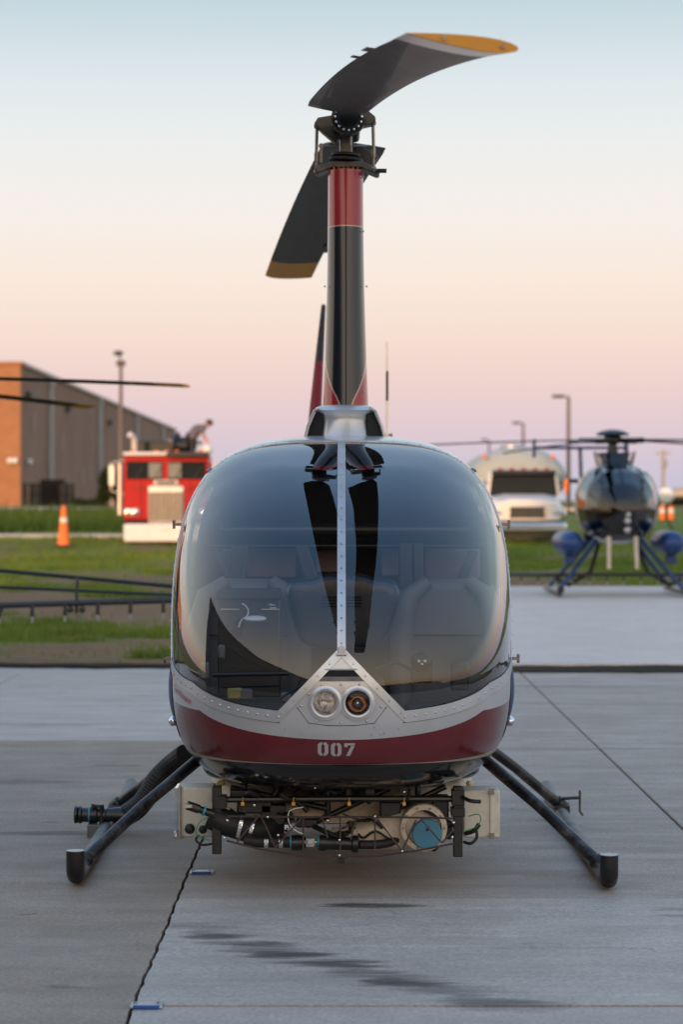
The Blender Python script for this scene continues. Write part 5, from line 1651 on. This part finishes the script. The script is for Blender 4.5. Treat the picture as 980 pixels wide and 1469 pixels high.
# ------------------------------------------------------------------ trucks
def wheel(parent, c, r, w, hub='galv'):
    mb = MB(); mb.lathe(Vector(c) - Vector((w / 2, 0, 0)), (1, 0, 0), [(r * .6, 0), (r * .95, .02), (r, .08), (r, w - .08), (r * .95, w - .02), (r * .6, w)], 24); o = mb.build('wheel', 'tyre', parent)
    mb = MB(); mb.lathe(Vector(c) - Vector((w / 2 + .01, 0, 0)), (1, 0, 0), [(r * .2, 0), (r * .6, .03), (r * .62, w - .01), (r * .2, w + .02)], 20); mb.build('rim', hub, o)
    return o


TX = (238 - CX) * 70.6 / F
rt = thing('truck', 'red cab-over truck with chrome grille parked on the grass before the brick building', 'truck', (TX, 70.6, .21))
mb = MB(); mb.prism([(-1.24, .75), (1.24, .75), (1.24, 2.58), (1.20, 2.68), (-1.20, 2.68), (-1.24, 2.58)], 0, 1.9); cab = mb.build('cab', 'truckred', rt, bevel=.05, seg=3)
for x0, x1 in ((-1.16, -.10), (.06, 1.16)):
    mb = MB(); mb.box(((x0 + x1) / 2, -.012, 2.20), (x1 - x0, .05, .52)); wn = mb.build('windscreen_pane', 'darkglass', rt, bevel=.05, seg=3)
    mb = MB(); mb.box((x1 - .22 if x0 < 0 else x0 + .2, -.030, 2.20), (.38, .02, .44)); mb.build('sun_curtain', 'curtain', wn, bevel=.02)
mb = MB(); mb.box((0, .02, .70), (2.40, .12, .10)); mb.build('cab_gap', 'matte', rt)
for x0_ in (-.9, -.35, .25, .8):
    mb = MB(); mb.tube([(x0_, -.05, 1.92), (x0_ + .22, -.055, 2.30)], .014, 6); mb.build('wiper', 'black', rt)
for x0_ in (-1.0, -.3, .0, .3, 1.0):
    mb = MB(); mb.box((x0_, .2, 2.76), (.12, .1, .07)); mb.build('marker_light', 'amber', rt, bevel=.02)
for sx in (-1, 1):
    mb = MB(); mb.box((sx * .72, -.006, 1.35), (.014, .02, 1.1)); mb.build('panel_seam', 'matte', rt)
    mb = MB(); mb.tube([(sx * .62, -.03, 1.62), (sx * .95, -.03, 1.72)], .016, 6); mb.build('grab_handle', 'chrome', rt)
mb = MB(); mb.box((-.60, -.10, 2.68), (1.28, .28, .10)); mb.build('roof_edge', 'truckwhite', rt, bevel=.03)
mb = MB(); mb.box((.65, -.16, 2.66), (1.22, .40, .16)); mb.build('sun_visor', 'black', rt, bevel=.03)
mb = MB(); mb.box((0, -.05, 1.20), (1.04, .12, 1.10)); gr = mb.build('grille', 'polished', rt, bevel=.10, seg=4)
for k in range(3):
    mb = MB(); mb.box((-.34 + k * .34, -.115, 1.14), (.31, .03, .86)); mb.build('grille_insert', 'steel', gr, bevel=.01)
for k in range(18):
    mb = MB(); mb.box((0, -.132, .74 + k * .047), (1.0, .012, .018)); mb.build('grille_bar', 'chrome', gr)
mb = MB(); mb.box((0, -.06, 1.84), (.72, .05, .17)); nb = mb.build('name_panel', 'galv', rt, bevel=.02)
mb = MB(); mb.box((0, -.095, 1.84), (.56, .02, .08)); mb.build('name_letters', 'black', nb)
mb = MB(); mb.box((0, -.12, .38), (2.44, .25, .52)); bp_ = mb.build('bumper', 'truckwhite', rt, bevel=.05)
mb = MB(); mb.box((.03, -.25, .48), (.22, .02, .09)); mb.build('number_plate', 'galv', bp_)
for sx in (-1, 1):
    mb = MB(); mb.box((sx * 1.0, -.035, .98), (.42, .08, .22)); lg = mb.build('headlight', 'galv', rt, bevel=.03)
    for q in (-.1, .1):
        mb = MB(); mb.lathe((sx * 1.0 + q, -.08, .98), (0, -1, 0), [(.085, 0), (.09, .02), (.07, .03), (.01, .02)], 16); mb.build('lens', 'chrome', lg)
    mb = MB(); mb.box((sx * 1.60, .10, 2.05), (.18, .06, .62)); mi_ = mb.build('mirror', 'polished', rt, bevel=.03)
    mb = MB(); mb.tube([(sx * 1.24, .1, 2.5), (sx * 1.62, .1, 2.4), (sx * 1.62, .1, 1.6), (sx * 1.24, .1, 1.5)], .02, 6); mb.build('mirror_arm', 'polished', mi_)
    mb = MB(); mb.tube([(sx * 1.38, .35, .9), (sx * 1.38, .35, 2.4)], .06, 10); mb.build('grab_rail', 'polished', rt)
    wheel(rt, (sx * 1.05, 1.0, .50), .52, .30, 'chrome'); wheel(rt, (sx * 1.02, 5.2, .50), .52, .5); wheel(rt, (sx * 1.02, 6.5, .50), .52, .5)
mb = MB(); mb.tube([(-1.10, 2.0, .8), (-1.10, 2.0, 3.1), (-1.14, 1.96, 3.22), (-1.24, 1.86, 3.30)], .085, 14); mb.build('exhaust_stack', 'polished', rt)
mb = MB(); mb.box((0, 5.0, .95), (.9, 7.5, .3)); mb.build('chassis', 'black', rt)
mb = MB(); mb.box((0, 5.3, 2.30), (2.4, 6.2, .12)); deck = mb.build('deck', 'steel', rt)
mb = MB(); mb.tube([(0, 3.0, 1.75), (0, 8.0, 1.75)], .5, 20); mb.build('water_tank', 'tank', deck)
for k, (x, z, sx, sz, mn) in enumerate([(-.5, 2.75, 1.3, .75, 'black'), (-.05, 2.95, .35, .5, 'steel'), (.35, 2.85, .45, .85, 'black'), (.1, 3.12, .5, .12, 'steel'), (-.75, 2.9, .3, .2, 'tank'), (.5, 3.10, .7, .1, 'yellowhose'), (.15, 2.9, .12, 1.0, 'black')]):
    mb = MB(); mb.box((x, 3.0 + .35 * (k % 3), z), (sx, .5, sz)); mb.build('deck_equipment', mn, deck, bevel=.05)
mb = MB(); mb.lathe((.0, 2.8, 2.98), (1, 0, 0), [(.15, 0), (.42, .01), (.42, .05), (.2, .06), (.2, .4), (.42, .41), (.42, .45), (.15, .46)], 22); mb.build('hose_reel', 'black', deck)
mb = MB(); mb.sphere((1.02, 2.9, 2.86), .18, 12, 8); mb.build('white_jug', 'white', deck)

WX = (757 - CX) * 71 / F
wt = thing('tanker_truck', 'white tanker truck with dark windscreen behind the black helicopter', 'truck', (WX, 71.0, .24))
wt.scale = (1, 1, .87)
mb = MB()
mb.loft([[(x * 1.0, 0.0, z) for x, z in [(-.95, .80), (.95, .80), (1.0, 1.15), (.85, 1.42), (.5, 1.52), (-.5, 1.52), (-.85, 1.42), (-1.0, 1.15)]],
         [(x, .9, z) for x, z in [(-1.1, .75), (1.1, .75), (1.15, 1.2), (.95, 1.55), (.55, 1.64), (-.55, 1.64), (-.95, 1.55), (-1.15, 1.2)]],
         [(x, 1.6, z) for x, z in [(-1.15, .75), (1.15, .75), (1.18, 1.25), (1.02, 1.62), (.6, 1.72), (-.6, 1.72), (-1.02, 1.62), (-1.18, 1.25)]]])
mb.build('hood', 'truckwhite', wt, smooth=30, bevel=.04)
mb = MB(); mb.prism([(-1.08, .8), (1.08, .8), (1.10, 1.7), (1.0, 2.42), (.92, 2.52), (-.92, 2.52), (-1.0, 2.42), (-1.10, 1.7)], 1.58, 3.2); mb.build('cab', 'truckwhite', wt, bevel=.06, seg=3)
mb = MB(); mb.loft([[(-1.02, 1.52, 1.64), (1.02, 1.52, 1.64), (.95, 1.56, 2.36), (-.95, 1.56, 2.36)], [(-1.02, 1.60, 1.64), (1.02, 1.60, 1.64), (.95, 1.60, 2.36), (-.95, 1.60, 2.36)]]); mb.build('windscreen_pane', 'darkglass', wt, bevel=.04)
mb = MB(); mb.box((0, 1.45, 2.44), (1.92, .4, .18)); vs_ = mb.build('sun_visor', 'black', wt, bevel=.06)
for k in range(5):
    mb = MB(); mb.box((-.7 + k * .35, 1.5, 2.57), (.14, .12, .07)); mb.build('marker_light', 'redlens', vs_, bevel=.02)
mb = MB(); mb.box((0, -.02, 1.08), (1.10, .07, .38)); gr = mb.build('grille', 'black', wt, bevel=.03)
for k in range(4):
    mb = MB(); mb.box((0, -.06, .95 + k * .085), (1.04, .02, .022)); mb.build('grille_bar', 'chrome', gr)
for sx in (-1, 1):
    mb = MB(); mb.tube([(sx * .53, -.055, .88), (sx * .53, -.055, 1.28)], .02, 6); mb.build('grille_edge', 'chrome', gr)
    mb = MB(); mb.sphere((sx * .86, .10, 1.06), .2, 14, 8, sc=(1, .7, .55)); mb.build('headlight', 'galv', wt)
    mb = MB(); mb.box((sx * 1.32, 1.7, 1.98), (.16, .08, .5)); mm2 = mb.build('mirror', 'white' if sx < 0 else 'amber', wt, bevel=.03); mb = MB(); mb.tube([(sx * 1.0, 1.7, 2.1), (sx * 1.32, 1.7, 2.1)], .02, 6); mb.build('mirror_arm', 'black', mm2)
    wheel(wt, (sx * .98, 1.0, .50), .50, .28); wheel(wt, (sx * .95, 6.0, .50), .5, .5); wheel(wt, (sx * .95, 7.3, .50), .5, .5)
    mb = MB(); mb.box((sx * 1.06, .95, 1.03), (.30, 1.2, .16)); mb.build('mudguard', 'truckwhite', wt, bevel=.06)
mb = MB(); mb.box((0, -.12, .58), (2.3, .22, .30)); mb.build('bumper', 'chrome', wt, bevel=.06)
mb = MB(); mb.box((0, .1, .35), (2.1, .2, .24)); mb.build('bumper_skirt', 'black', wt)
mb = MB(); mb.box((0, 5.0, .85), (.9, 8.0, .3)); mb.build('chassis', 'black', wt)
mb = MB()
mb.loft([[(1.52 * q * math.cos(a), y, 2.28 + 1.12 * q * math.sin(a)) for a in [2 * math.pi * k / 40 for k in range(40)]] for y, q in [(3.5, .5), (3.55, .8), (3.75, .95), (4.05, 1.0), (9.5, 1.0), (9.9, .9), (10.0, .5)]])
tk = mb.build('tank_body', 'tank', wt, smooth=60)
for sx in (-1, 1):
    mb = MB(); mb.box((sx * 1.05, 3.45, 3.02), (.16, .1, .12)); mb.build('amber_marker', 'amber', tk, bevel=.03)
mb = MB(); mb.lathe((0, 6, 3.33), (0, 0, 1), [(.4, 0), (.4, .15), (.3, .2)], 20); mb.build('tank_hatch', 'galv', tk)

# ------------------------------------------------------------------ person bending on the truck deck
def person():
    d = 73.4
    root = thing('person', 'person in blue-grey shirt bending over on top of the red truck', 'person', (0, 0, 0))
    def q(px, py, dd=0.0): return P(px, py, d + dd)
    def skin_obj(name, V, E, rad, mname, parent, root_i=0):
        me = bpy.data.meshes.new(name); me.from_pydata([tuple(v) for v in V], E, [])
        o = bpy.data.objects.new(name, me); COL.objects.link(o); o.parent = parent
        o.modifiers.new('skin', 'SKIN')
        lay = me.skin_vertices[0] if me.skin_vertices else None
        if lay is None:
            b_ = bmesh.new(); b_.from_mesh(me); b_.verts.layers.skin.verify(); b_.to_mesh(me); b_.free(); lay = me.skin_vertices[0]
        for i, r in enumerate(rad):
            rr = r if isinstance(r, tuple) else (r, r)
            lay.data[i].radius = rr; lay.data[i].use_root = (i == root_i)
        sb = o.modifiers.new('sub', 'SUBSURF'); sb.levels = 1; sb.render_levels = 2
        me.materials.append(M[mname])
        return o
    hip = q(273, 634); 
    V = [hip, q(277, 623), q(284, 614.5), q(291, 611), q(295.5, 611), q(298.5, 609.5), q(300, 607.5)]
    shl = [q(290, 612.5, -.20), q(289.5, 622, -.26), q(293, 629, -.30)]
    shr = [q(290, 612.5, .20), q(291, 623, .26), q(296, 630, .2)]
    legl = [hip + Vector((0, -.10, -.03)), q(277, 652, -.12), q(274, 672, -.12), q(277, 674.5, -.15)]
    legr = [hip + Vector((0, .10, -.03)), q(270, 652, .16), q(267, 672, .16), q(270, 674.5, .16)]
    V = V + shl + shr + legl + legr
    E = [(0, 1), (1, 2), (2, 3), (3, 4), (4, 5), (5, 6), (3, 7), (7, 8), (8, 9), (3, 10), (10, 11), (11, 12), (0, 13), (13, 14), (14, 15), (15, 16), (0, 17), (17, 18), (18, 19), (19, 20)]
    rad = [.165, .16, .18, .13, .07, .085, .10, .075, .05, .036, .075, .05, .036, .11, .075, .05, .05, .11, .075, .05, .05]
    body = skin_obj('body', V, E, rad, 'skin', root)
    body.data.materials.clear(); body.data.materials.append(M['skin'])
    # clothing shells
    skin_obj('shirt', [V[0] + Vector((0, 0, .03)), V[1], V[2], V[3], shl[0], shl[1], shr[0], shr[1]], [(0, 1), (1, 2), (2, 3), (3, 4), (4, 5), (3, 6), (6, 7)], [.18, .185, .20, .14, .095, .07, .095, .07], 'shirt', body)
    skin_obj('trousers', [V[0]] + [legl[0], legl[1], legl[2] + Vector((0, 0, .05)), legr[0], legr[1], legr[2] + Vector((0, 0, .05))], [(0, 1), (1, 2), (2, 3), (0, 4), (4, 5), (5, 6)], [.185, .13, .095, .075, .13, .095, .075], 'trousers', body)
    hd = q(300.5, 607.3)
    mb = MB(); mb.sphere(hd + Vector((-.01, 0, .025)), .112, 14, 10, sc=(1.05, .85, .9)); mb.build('hair', 'hair', body)
    mb = MB(); mb.sphere(hd + Vector((.085, 0, -.045)), .02, 8, 6, sc=(1.3, .8, 1)); mb.build('nose', 'skin', body)
    for sy in (-1, 1):
        mb = MB(); mb.sphere(hd + Vector((.075, sy * .035, -.005)), .014, 8, 6); mb.build('eye', 'hair', body)
        mb = MB(); mb.sphere(hd + Vector((-.01, sy * .088, -.03)), .03, 8, 6, sc=(.7, .4, 1)); mb.build('ear', 'skin', body)
    for w, sgn in ((shl[2], -1), (shr[2], 1)):
        dr = Vector((.45, 0, -.9)).normalized()
        palm = w + dr * .05
        HV = [w, palm, w + dr * .09]; HE = [(0, 1), (1, 2)]; HR = [(.03, .022), (.042, .02), (.038, .018)]
        for k in range(4):
            b0 = w + dr * .085 + Vector((0, (k - 1.5) * .02, 0)); ln = [.06, .075, .07, .055][k]
            m_ = b0 + dr * ln * .5 + Vector((.012, 0, 0)); e_ = m_ + (dr + Vector((.5, 0, .3))).normalized() * ln * .5
            i0 = len(HV); HV += [b0, m_, e_]; HE += [(2, i0), (i0, i0 + 1), (i0 + 1, i0 + 2)]; HR += [.011, .010, .008]
        t0 = w + dr * .03 + Vector((.02, sgn * .03, 0)); t1 = t0 + (dr + Vector((.6, 0, 0))).normalized() * .05
        i0 = len(HV); HV += [t0, t1]; HE += [(1, i0), (i0, i0 + 1)]; HR += [.013, .010]
        hn = skin_obj('glove', HV, HE, [r if isinstance(r, tuple) else (r * 1.2, r * 1.2) for r in HR], 'hivis', body)
    for lgp in (legl, legr):
        mb = MB(); mb.sphere(lgp[2] + Vector((.07, 0, -.06)), .09, 10, 6, sc=(1.6, .65, .7)); mb.build('boot', 'black', body)
    return root


person()

# ------------------------------------------------------------------ traffic cone, barrels, dish, shed
CXp = P(91, 778, 68)
cn = thing('traffic_cone', 'tall orange traffic cone with white sleeve standing on the grass left of the red truck', 'traffic cone', (CXp.x, 68, .22))
mb = MB(); mb.lathe((0, 0, .06), (0, 0, 1), [(.19, 0), (.17, .05), (.065, 1.05), (.055, 1.10), (.03, 1.11)], 24); mb.build('cone_body', 'coneorange', cn)
mb = MB(); mb.box((0, 0, .035), (.46, .46, .07)); mb.build('cone_base', 'rubber', cn, bevel=.02)
mb = MB(); mb.lathe((0, 0, .06), (0, 0, 1), [(.116, .64), (.1025, .76)], 24, caps=False); mb.build('cone_sleeve', 'conewhite', cn)
for i, (px, lab) in enumerate(((951, 'orange and white traffic barrel, the nearer to the black helicopter'), (963.5, 'orange and white traffic barrel, the one nearer the right edge of the photo'))):
    d = 110; p = P(px, 750, d); z0 = np.interp(d, [82, 133], [.32, .8])
    br = thing('traffic_barrel', lab, 'traffic barrel', (p.x, d, z0), 0, 'traffic barrels by the far road')
    hh = CH + (HY - 726) * d / F - z0
    mb = MB(); mb.lathe((0, 0, 0), (0, 0, 1), [(.13, 0), (.13, hh * .55)], 16); mb.lathe((0, 0, hh * .82), (0, 0, 1), [(.12, 0), (.11, hh * .18)], 16); mb.build('barrel_body', 'coneorange', br)
    mb = MB(); mb.lathe((0, 0, hh * .555), (0, 0, 1), [(.125, 0), (.12, hh * .26)], 16); mb.build('barrel_band', 'conewhite', br)
    mb = MB(); mb.lathe((0, 0, 0), (0, 0, 1), [(.26, 0), (.26, .06), (.15, .08)], 16); mb.build('barrel_base', 'rubber', br)
d = 90; p = P(956.5, 711, d)
ds = thing('dish_lamp', 'round white lamp head on a bent dark stand right of the black helicopter', 'lamp', (p.x, d, .38))
mb = MB(); mb.sphere((0, 0, p.z - .38), .30, 20, 12, sc=(1, .5, 1)); mb.build('lamp_head', 'white', ds)
mb = MB(); mb.tube([(0, .05, p.z - .6), (.02, .05, .55), (.15, .05, .25), (.30, .05, 0)], .04, 8); mb.build('stand', 'black', ds)
p = P(970, 735, 240)
sh = thing('low_shed', 'low dark building on the horizon at the right edge', 'building', (p.x + 12, 240, 1.0))
mb = MB(); mb.box((0, 0, .3), (32, 8, .9)); mb.build('wall', 'fencedark', sh)
mb = MB(); mb.prism([(-16.2, .75), (16.2, .75), (16, 1.0), (-16, 1.0)], -4.2, 4.2); mb.build('roof', 'lampbox', sh)
p = P(970, 716, 300)
sh = thing('far_house', 'small pale pinkish roof beyond the dark shed at the right edge', 'building', (p.x + .6, 300, 1.0))
mb = MB(); mb.prism([(-3, 0), (3, 0), (3, 1.0), (0, 2.0), (-3, 1.0)], -4, 4); mb.build('wall', 'coping', sh)
mb = MB(); mb.prism([(-3.2, .98), (0, 2.05), (3.2, .98), (3.2, 1.1), (0, 2.2), (-3.2, 1.1)], -4.2, 4.2); mb.build('roof', 'coping', sh)

# ------------------------------------------------------------------ poles
def light_pole(px, ytop, d, label, arm, mname='polebrown', group='parking lot light poles'):
    top = P(px, ytop, d); z0 = float(np.interp(d, [82, 133, 200], [.32, .8, 1.0]))
    o = thing('light_pole', label, 'light pole', (top.x, d, z0), 0, group)
    h = top.z - z0
    mb = MB(); mb.tube([(0, 0, 0), (0, 0, h)], [.16, .11], 10); mb.build('pole', mname, o)
    if arm:
        mb = MB(); mb.box((arm * .35, 0, h), (abs(arm) * .7, .12, .10)); mb.build('arm', mname, o)
        mb = MB(); mb.box((arm * .75, 0, h + .02), (abs(arm) * .85, .45, .20)); mb.build('lamp_head', 'lampbox', o, bevel=.05)
    return o


light_pole(816, 569, 150, 'tall brown light pole rising between the white tanker and black helicopter', -.85)
light_pole(751, 607, 200, 'middle-height brown light pole behind the white tanker truck', -.75)
light_pole(702, 631, 260, 'shortest far light pole just right of the big windscreen', -.7)
o = light_pole(173, 522, 150, 'tall brown floodlight pole in front of the brick building, behind the red truck', 0, group=None)
h = P(173, 522, 150).z - .87
mb = MB(); mb.box((0, 0, h + .05), (.55, .4, .34)); mb.build('lamp_head', 'lampbox', o, bevel=.05)
mb = MB(); mb.tube([(0, 0, h + .2), (-.1, 0, h + .55)], .05, 8); mb.sphere((-.16, 0, h + .68), .22, 12, 8, sc=(1.5, 1, .8)); mb.build('flood_lamp', 'lampbox', o)
d = 220; top = P(952, 646, d)
up = thing('utility_pole', 'wooden utility pole with crossarm far behind at the right edge', 'utility pole', (top.x, d, 1.0))
mb = MB(); mb.tube([(0, 0, 0), (0, 0, top.z - 1)], [.17, .13], 8); mb.build('pole', 'wood', up)
mb = MB(); mb.box((0, 0, top.z - 1.3), (1.3, .12, .14)); mb.build('crossarm', 'wood', up)
mb = MB(); mb.lathe((.1, -.3, top.z - 2.6), (0, 0, 1), [(.2, 0), (.22, .1), (.22, .7), (.15, .8)], 12); mb.build('transformer', 'pole', up)
mb = MB()
for k in (-.55, .55, .2): mb.lathe((k, 0, top.z - 1.23), (0, 0, 1), [(.05, 0), (.05, .15)], 6)
mb.build('insulators', 'pole', up)

# ------------------------------------------------------------------ brick warehouse
bx_ = P(31, 718, 200).x
wh = thing('brick_warehouse', 'large brown brick warehouse with sunlit orange end wall at the left', 'building', (bx_, 200, .95))
hh = P(0, 524, 200).z - .95
mb = MB(); mb.box((-50, -.5, hh / 2), (100, 1.0, hh)); mb.build('end_wall', 'bricksunlit', wh, smooth=0)
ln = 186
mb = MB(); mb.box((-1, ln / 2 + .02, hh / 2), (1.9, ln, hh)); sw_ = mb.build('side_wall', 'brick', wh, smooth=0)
mb = MB(); mb.box((-50, ln / 2, hh - .5), (98, ln, .3)); mb.build('roof', 'lampbox', wh, smooth=0)
mb = MB(); mb.box((-50, -.55, hh + .12), (100.4, 1.2, .26)); mb.build('coping', 'bricksunlit', wh, smooth=0)
mb = MB(); mb.box((-.9, ln / 2 + .1, hh + .12), (2.2, ln, .26)); mb.build('coping', 'coping', wh, smooth=0)
for px in (70, 141, 195, 232):
    dd = -bx_ * F / (CX - px)
    mb = MB(); mb.box((.16, dd - 200, (hh - .4) / 2), (.30, .95 + .006 * (dd - 200), hh - .4)); dsn = mb.build('downspout', 'downspout', wh, smooth=0)
    mb = MB(); mb.box((.22, dd - 200, hh - .55), (.42, 1.3, .7)); mb.build('hopper', 'downspout', dsn, smooth=0)
for px in (38, 95, 155):
    dd = -bx_ * F / (CX - px)
    mb = MB(); mb.box((.25, dd - 200, hh * .80), (.45, 1.6, .55)); mb.build('wall_vent', 'lampbox', wh, bevel=.05)
for px in (14, 21.5):
    p = P(px, 661, 199); mb = MB(); mb.sphere((p.x - bx_, -1.15, p.z - .95), .26, 10, 6); mb.build('wall_lamp', 'white', wh)
mb = MB(); mb.sphere((.25, 3.0, P(0, 662, 200).z - .95), .26, 10, 6, sc=(1, 1.6, 1)); mb.build('wall_lamp', 'white', wh)
for k, px in enumerate((48, 88, 118, 130)):
    dd = -bx_ * F / (CX - px); z = hh * [.62, .52, .25, .3][k]
    mb = MB(); mb.box((.03, dd - 200, z), (.06, .35, 1.6)); mb.build('wall_streak', 'coping', wh)

# fenced enclosure in front of the warehouse
x0, x1 = P(33, 0, 185).x, P(105, 0, 185).x
en = thing('fenced_enclosure', 'dark fenced equipment enclosure at the foot of the brick warehouse', 'enclosure', ((x0 + x1) / 2, 185, .95))
wd = x1 - x0
for k in range(8):
    mb = MB(); mb.tube([(-wd / 2 + wd * k / 7, 0, 0), (-wd / 2 + wd * k / 7, 0, 1.9)], .07, 6); mb.build('fence_post', 'fencedark', en)
for z in (.1, 1.0, 1.85):
    mb = MB(); mb.tube([(-wd / 2, 0, z), (wd / 2, 0, z)], .035, 6); mb.build('fence_rail', 'fencedark', en)
for k in range(30):
    if k % 7 == 3: continue
    mb = MB(); mb.box((-wd / 2 + wd * (k + .5) / 30, .0, .95), (wd / 30 * .55, .03, 1.8)); mb.build('fence_slat', 'fencedark', en)
mb = MB(); mb.box((.1, 2.0, 1.1), (wd * .45, 2, 2.2)); mb.build('transformer_box', 'fencedark', en, bevel=.05)
for xx in (-1.6, .9):
    mb = MB(); mb.lathe((xx, 1.2, .1), (0, 0, 1), [(.3, 0), (.3, 1.7), (.1, 1.9)], 12); mb.build('gas_bottle', 'lampbox', en)

# trees and shrubs
leafm = grass_mat('dark leaves', (0.018, 0.028, 0.012), (0.05, 0.065, 0.025))


def foliage(name, blobs, n, size, parent=None, mat_=leafm):
    vs = np.zeros((n, 4, 3), np.float32); tint = np.zeros(n)
    bl = np.array(blobs); pk = rng.integers(0, len(bl), n)
    dirs = rng.normal(size=(n, 3)); dirs /= np.linalg.norm(dirs, axis=1)[:, None]
    rr = (0.55 + 0.5 * rng.random(n)) 
    c = bl[pk, :3] + dirs * rr[:, None] * bl[pk, 3:6]
    u = rng.normal(size=(n, 3)); u /= np.linalg.norm(u, axis=1)[:, None]
    w = np.cross(u, rng.normal(size=(n, 3))); w /= np.linalg.norm(w, axis=1)[:, None]
    s = size * (0.5 + rng.random(n))[:, None]
    vs[:, 0] = c - u * s; vs[:, 1] = c - w * s * .5; vs[:, 2] = c + u * s; vs[:, 3] = c + w * s * .5
    me = bpy.data.meshes.new(name); me.vertices.add(4 * n); me.loops.add(4 * n); me.polygons.add(n)
    me.vertices.foreach_set('co', vs.ravel()); me.loops.foreach_set('vertex_index', np.arange(4 * n, dtype=np.int32)); me.polygons.foreach_set('loop_start', np.arange(0, 4 * n, 4, dtype=np.int32))
    me.update(calc_edges=True)
    a = me.attributes.new('tint', 'FLOAT', 'POINT'); a.data.foreach_set('value', np.repeat(np.clip(rng.random(n) * .6 + .4 * rng.random(len(bl))[pk], 0, 1), 4).astype(np.float32))
    me.materials.append(mat_)
    o = bpy.data.objects.new(name, me); COL.objects.link(o)
    if parent: o.parent = parent
    return o


d = 176; p = P(160, 700, d)
tr_ = thing('round_tree', 'dark round tree standing behind the red truck beside the brick wall', 'tree', (p.x, d, .93))
mb = MB(); mb.tube([(0, 0, 0), (.05, 0, 1.0), (0, .05, 2.2)], [.16, .12, .05], 8)
for k in range(6):
    a = k * 1.05; mb.tube([(0.03, 0, 1.0 + .1 * k), (.5 * math.cos(a), .5 * math.sin(a), 1.8 + .1 * k), (.9 * math.cos(a), .9 * math.sin(a), 2.3)], [.06, .04, .015], 6)
mb.build('trunk', 'wood', tr_)
foliage('crown', [(rng.uniform(-.7, .7), rng.uniform(-.7, .7), rng.uniform(.8, 2.7), .55, .55, .5) for _ in range(16)], 6000, .12, tr_)
for k, px in enumerate((110, 120, 131, 142)):
    p = P(px, 722, 178)
    sb_ = thing('clipped_shrub', ['low dark shrub nearest the fenced enclosure', 'low dark shrub second from the fenced enclosure', 'low dark shrub second from the round tree', 'low dark shrub next to the round tree'][k], 'shrub', (p.x, 178, .93), 0, 'shrubs along the warehouse')
    foliage('foliage', [(rng.uniform(-.25, .25), rng.uniform(-.3, .3), rng.uniform(.2, .6), .3, .3, .28) for _ in range(5)], 900, .08, sb_)
    mb = MB(); mb.tube([(0, 0, 0), (.02, 0, .5)], [.05, .02], 6); mb.build('stem', 'wood', sb_)
# wood far behind the viewer, seen only as a reflection
blobs = []
for k in range(60):
    x = 8 + k * 3.2 + rng.uniform(-1.5, 1.5); hgt = rng.uniform(3.0, 7.0)
    for q in range(4): blobs.append((x + rng.uniform(-2, 2), -150 + rng.uniform(-4, 4), hgt * (.2 + .22 * q), 2.4, 2.4, hgt * .2))
o = foliage('far_wood', blobs, 16000, .7); tag(o, 'dark far-off wood across the field behind the viewer', 'wood', kind='stuff')

# hangar to the left of and behind the viewer: casts the shade that lies over the apron
hg = thing('hangar', 'dark steel hangar out of frame at the left, mirrored in the windscreen', 'building', (-10.5, 11.5, 0))
HL, HD, HH = 62, 9, 7.0
mb = MB()
mb.box((-.15, -3, HH / 2), (.3, 6, HH)); mb.box((-.15, -HL + 3, HH / 2), (.3, 6, HH)); mb.box((-.15, -HL / 2, HH - .7), (.3, HL - 12.004, 1.4))
mb.build('front_wall', 'hangarwall', hg, smooth=0)
mb = MB(); mb.box((-HD / 2 - .31, -.15, HH / 2), (HD, .3, HH)); mb.box((-HD / 2 - .31, -HL + .15, HH / 2), (HD, .3, HH)); mb.build('side_wall', 'hangarwall', hg, smooth=0)
mb = MB(); mb.box((-HD - .5, -HL / 2, HH / 2), (.3, HL - .8, HH)); mb.build('back_wall', 'hangarwall', hg, smooth=0)
mb = MB(); mb.loft([[(.3, y, HH + .003), (.3, y, HH + .25), (-HD / 2, y, HH + .8), (-HD - .8, y, HH + .25), (-HD - .8, y, HH + .003)] for y in (.3, -HL - .3)]); mb.build('roof', 'hangarwall', hg, smooth=0)
for k in range(5):
    mb = MB(); mb.box((-.45 - .2 * (k % 2), -11 - k * 10.1, (HH - 1.45) / 2), (.1, 9.9, HH - 1.45)); mb.build('hangar_door', 'hangarwall', hg, smooth=0)

# recessed tie-down anchors in the slab
for px, py, lab in ((289, 1253, 'small steel and blue pavement marker by the joint, below the spray gear'), (210, 1445, 'small steel and blue pavement marker by the joint at the bottom edge')):
    x, y = gp(px, py)
    an = thing('pavement_marker', lab, 'pavement marker', (x, y, .002), 0, 'pavement markers along the slab joint')
    mb = MB(); mb.box((0, 0, .004), (.098, .075, .008)); mb.build('marker_plate', 'galv', an, bevel=.003)
    mb = MB(); mb.box((.002, -.034, .0065), (.08, .014, .012)); mb.build('blue_reflector', 'blueglass', an, bevel=.002)
    mb = MB()
    for k in (-.035, .035): mb.lathe((k, .012, .008), (0, 0, 1), [(.007, 0), (.006, .004)], 8)
    mb.build('marker_bolts', 'steel', an)
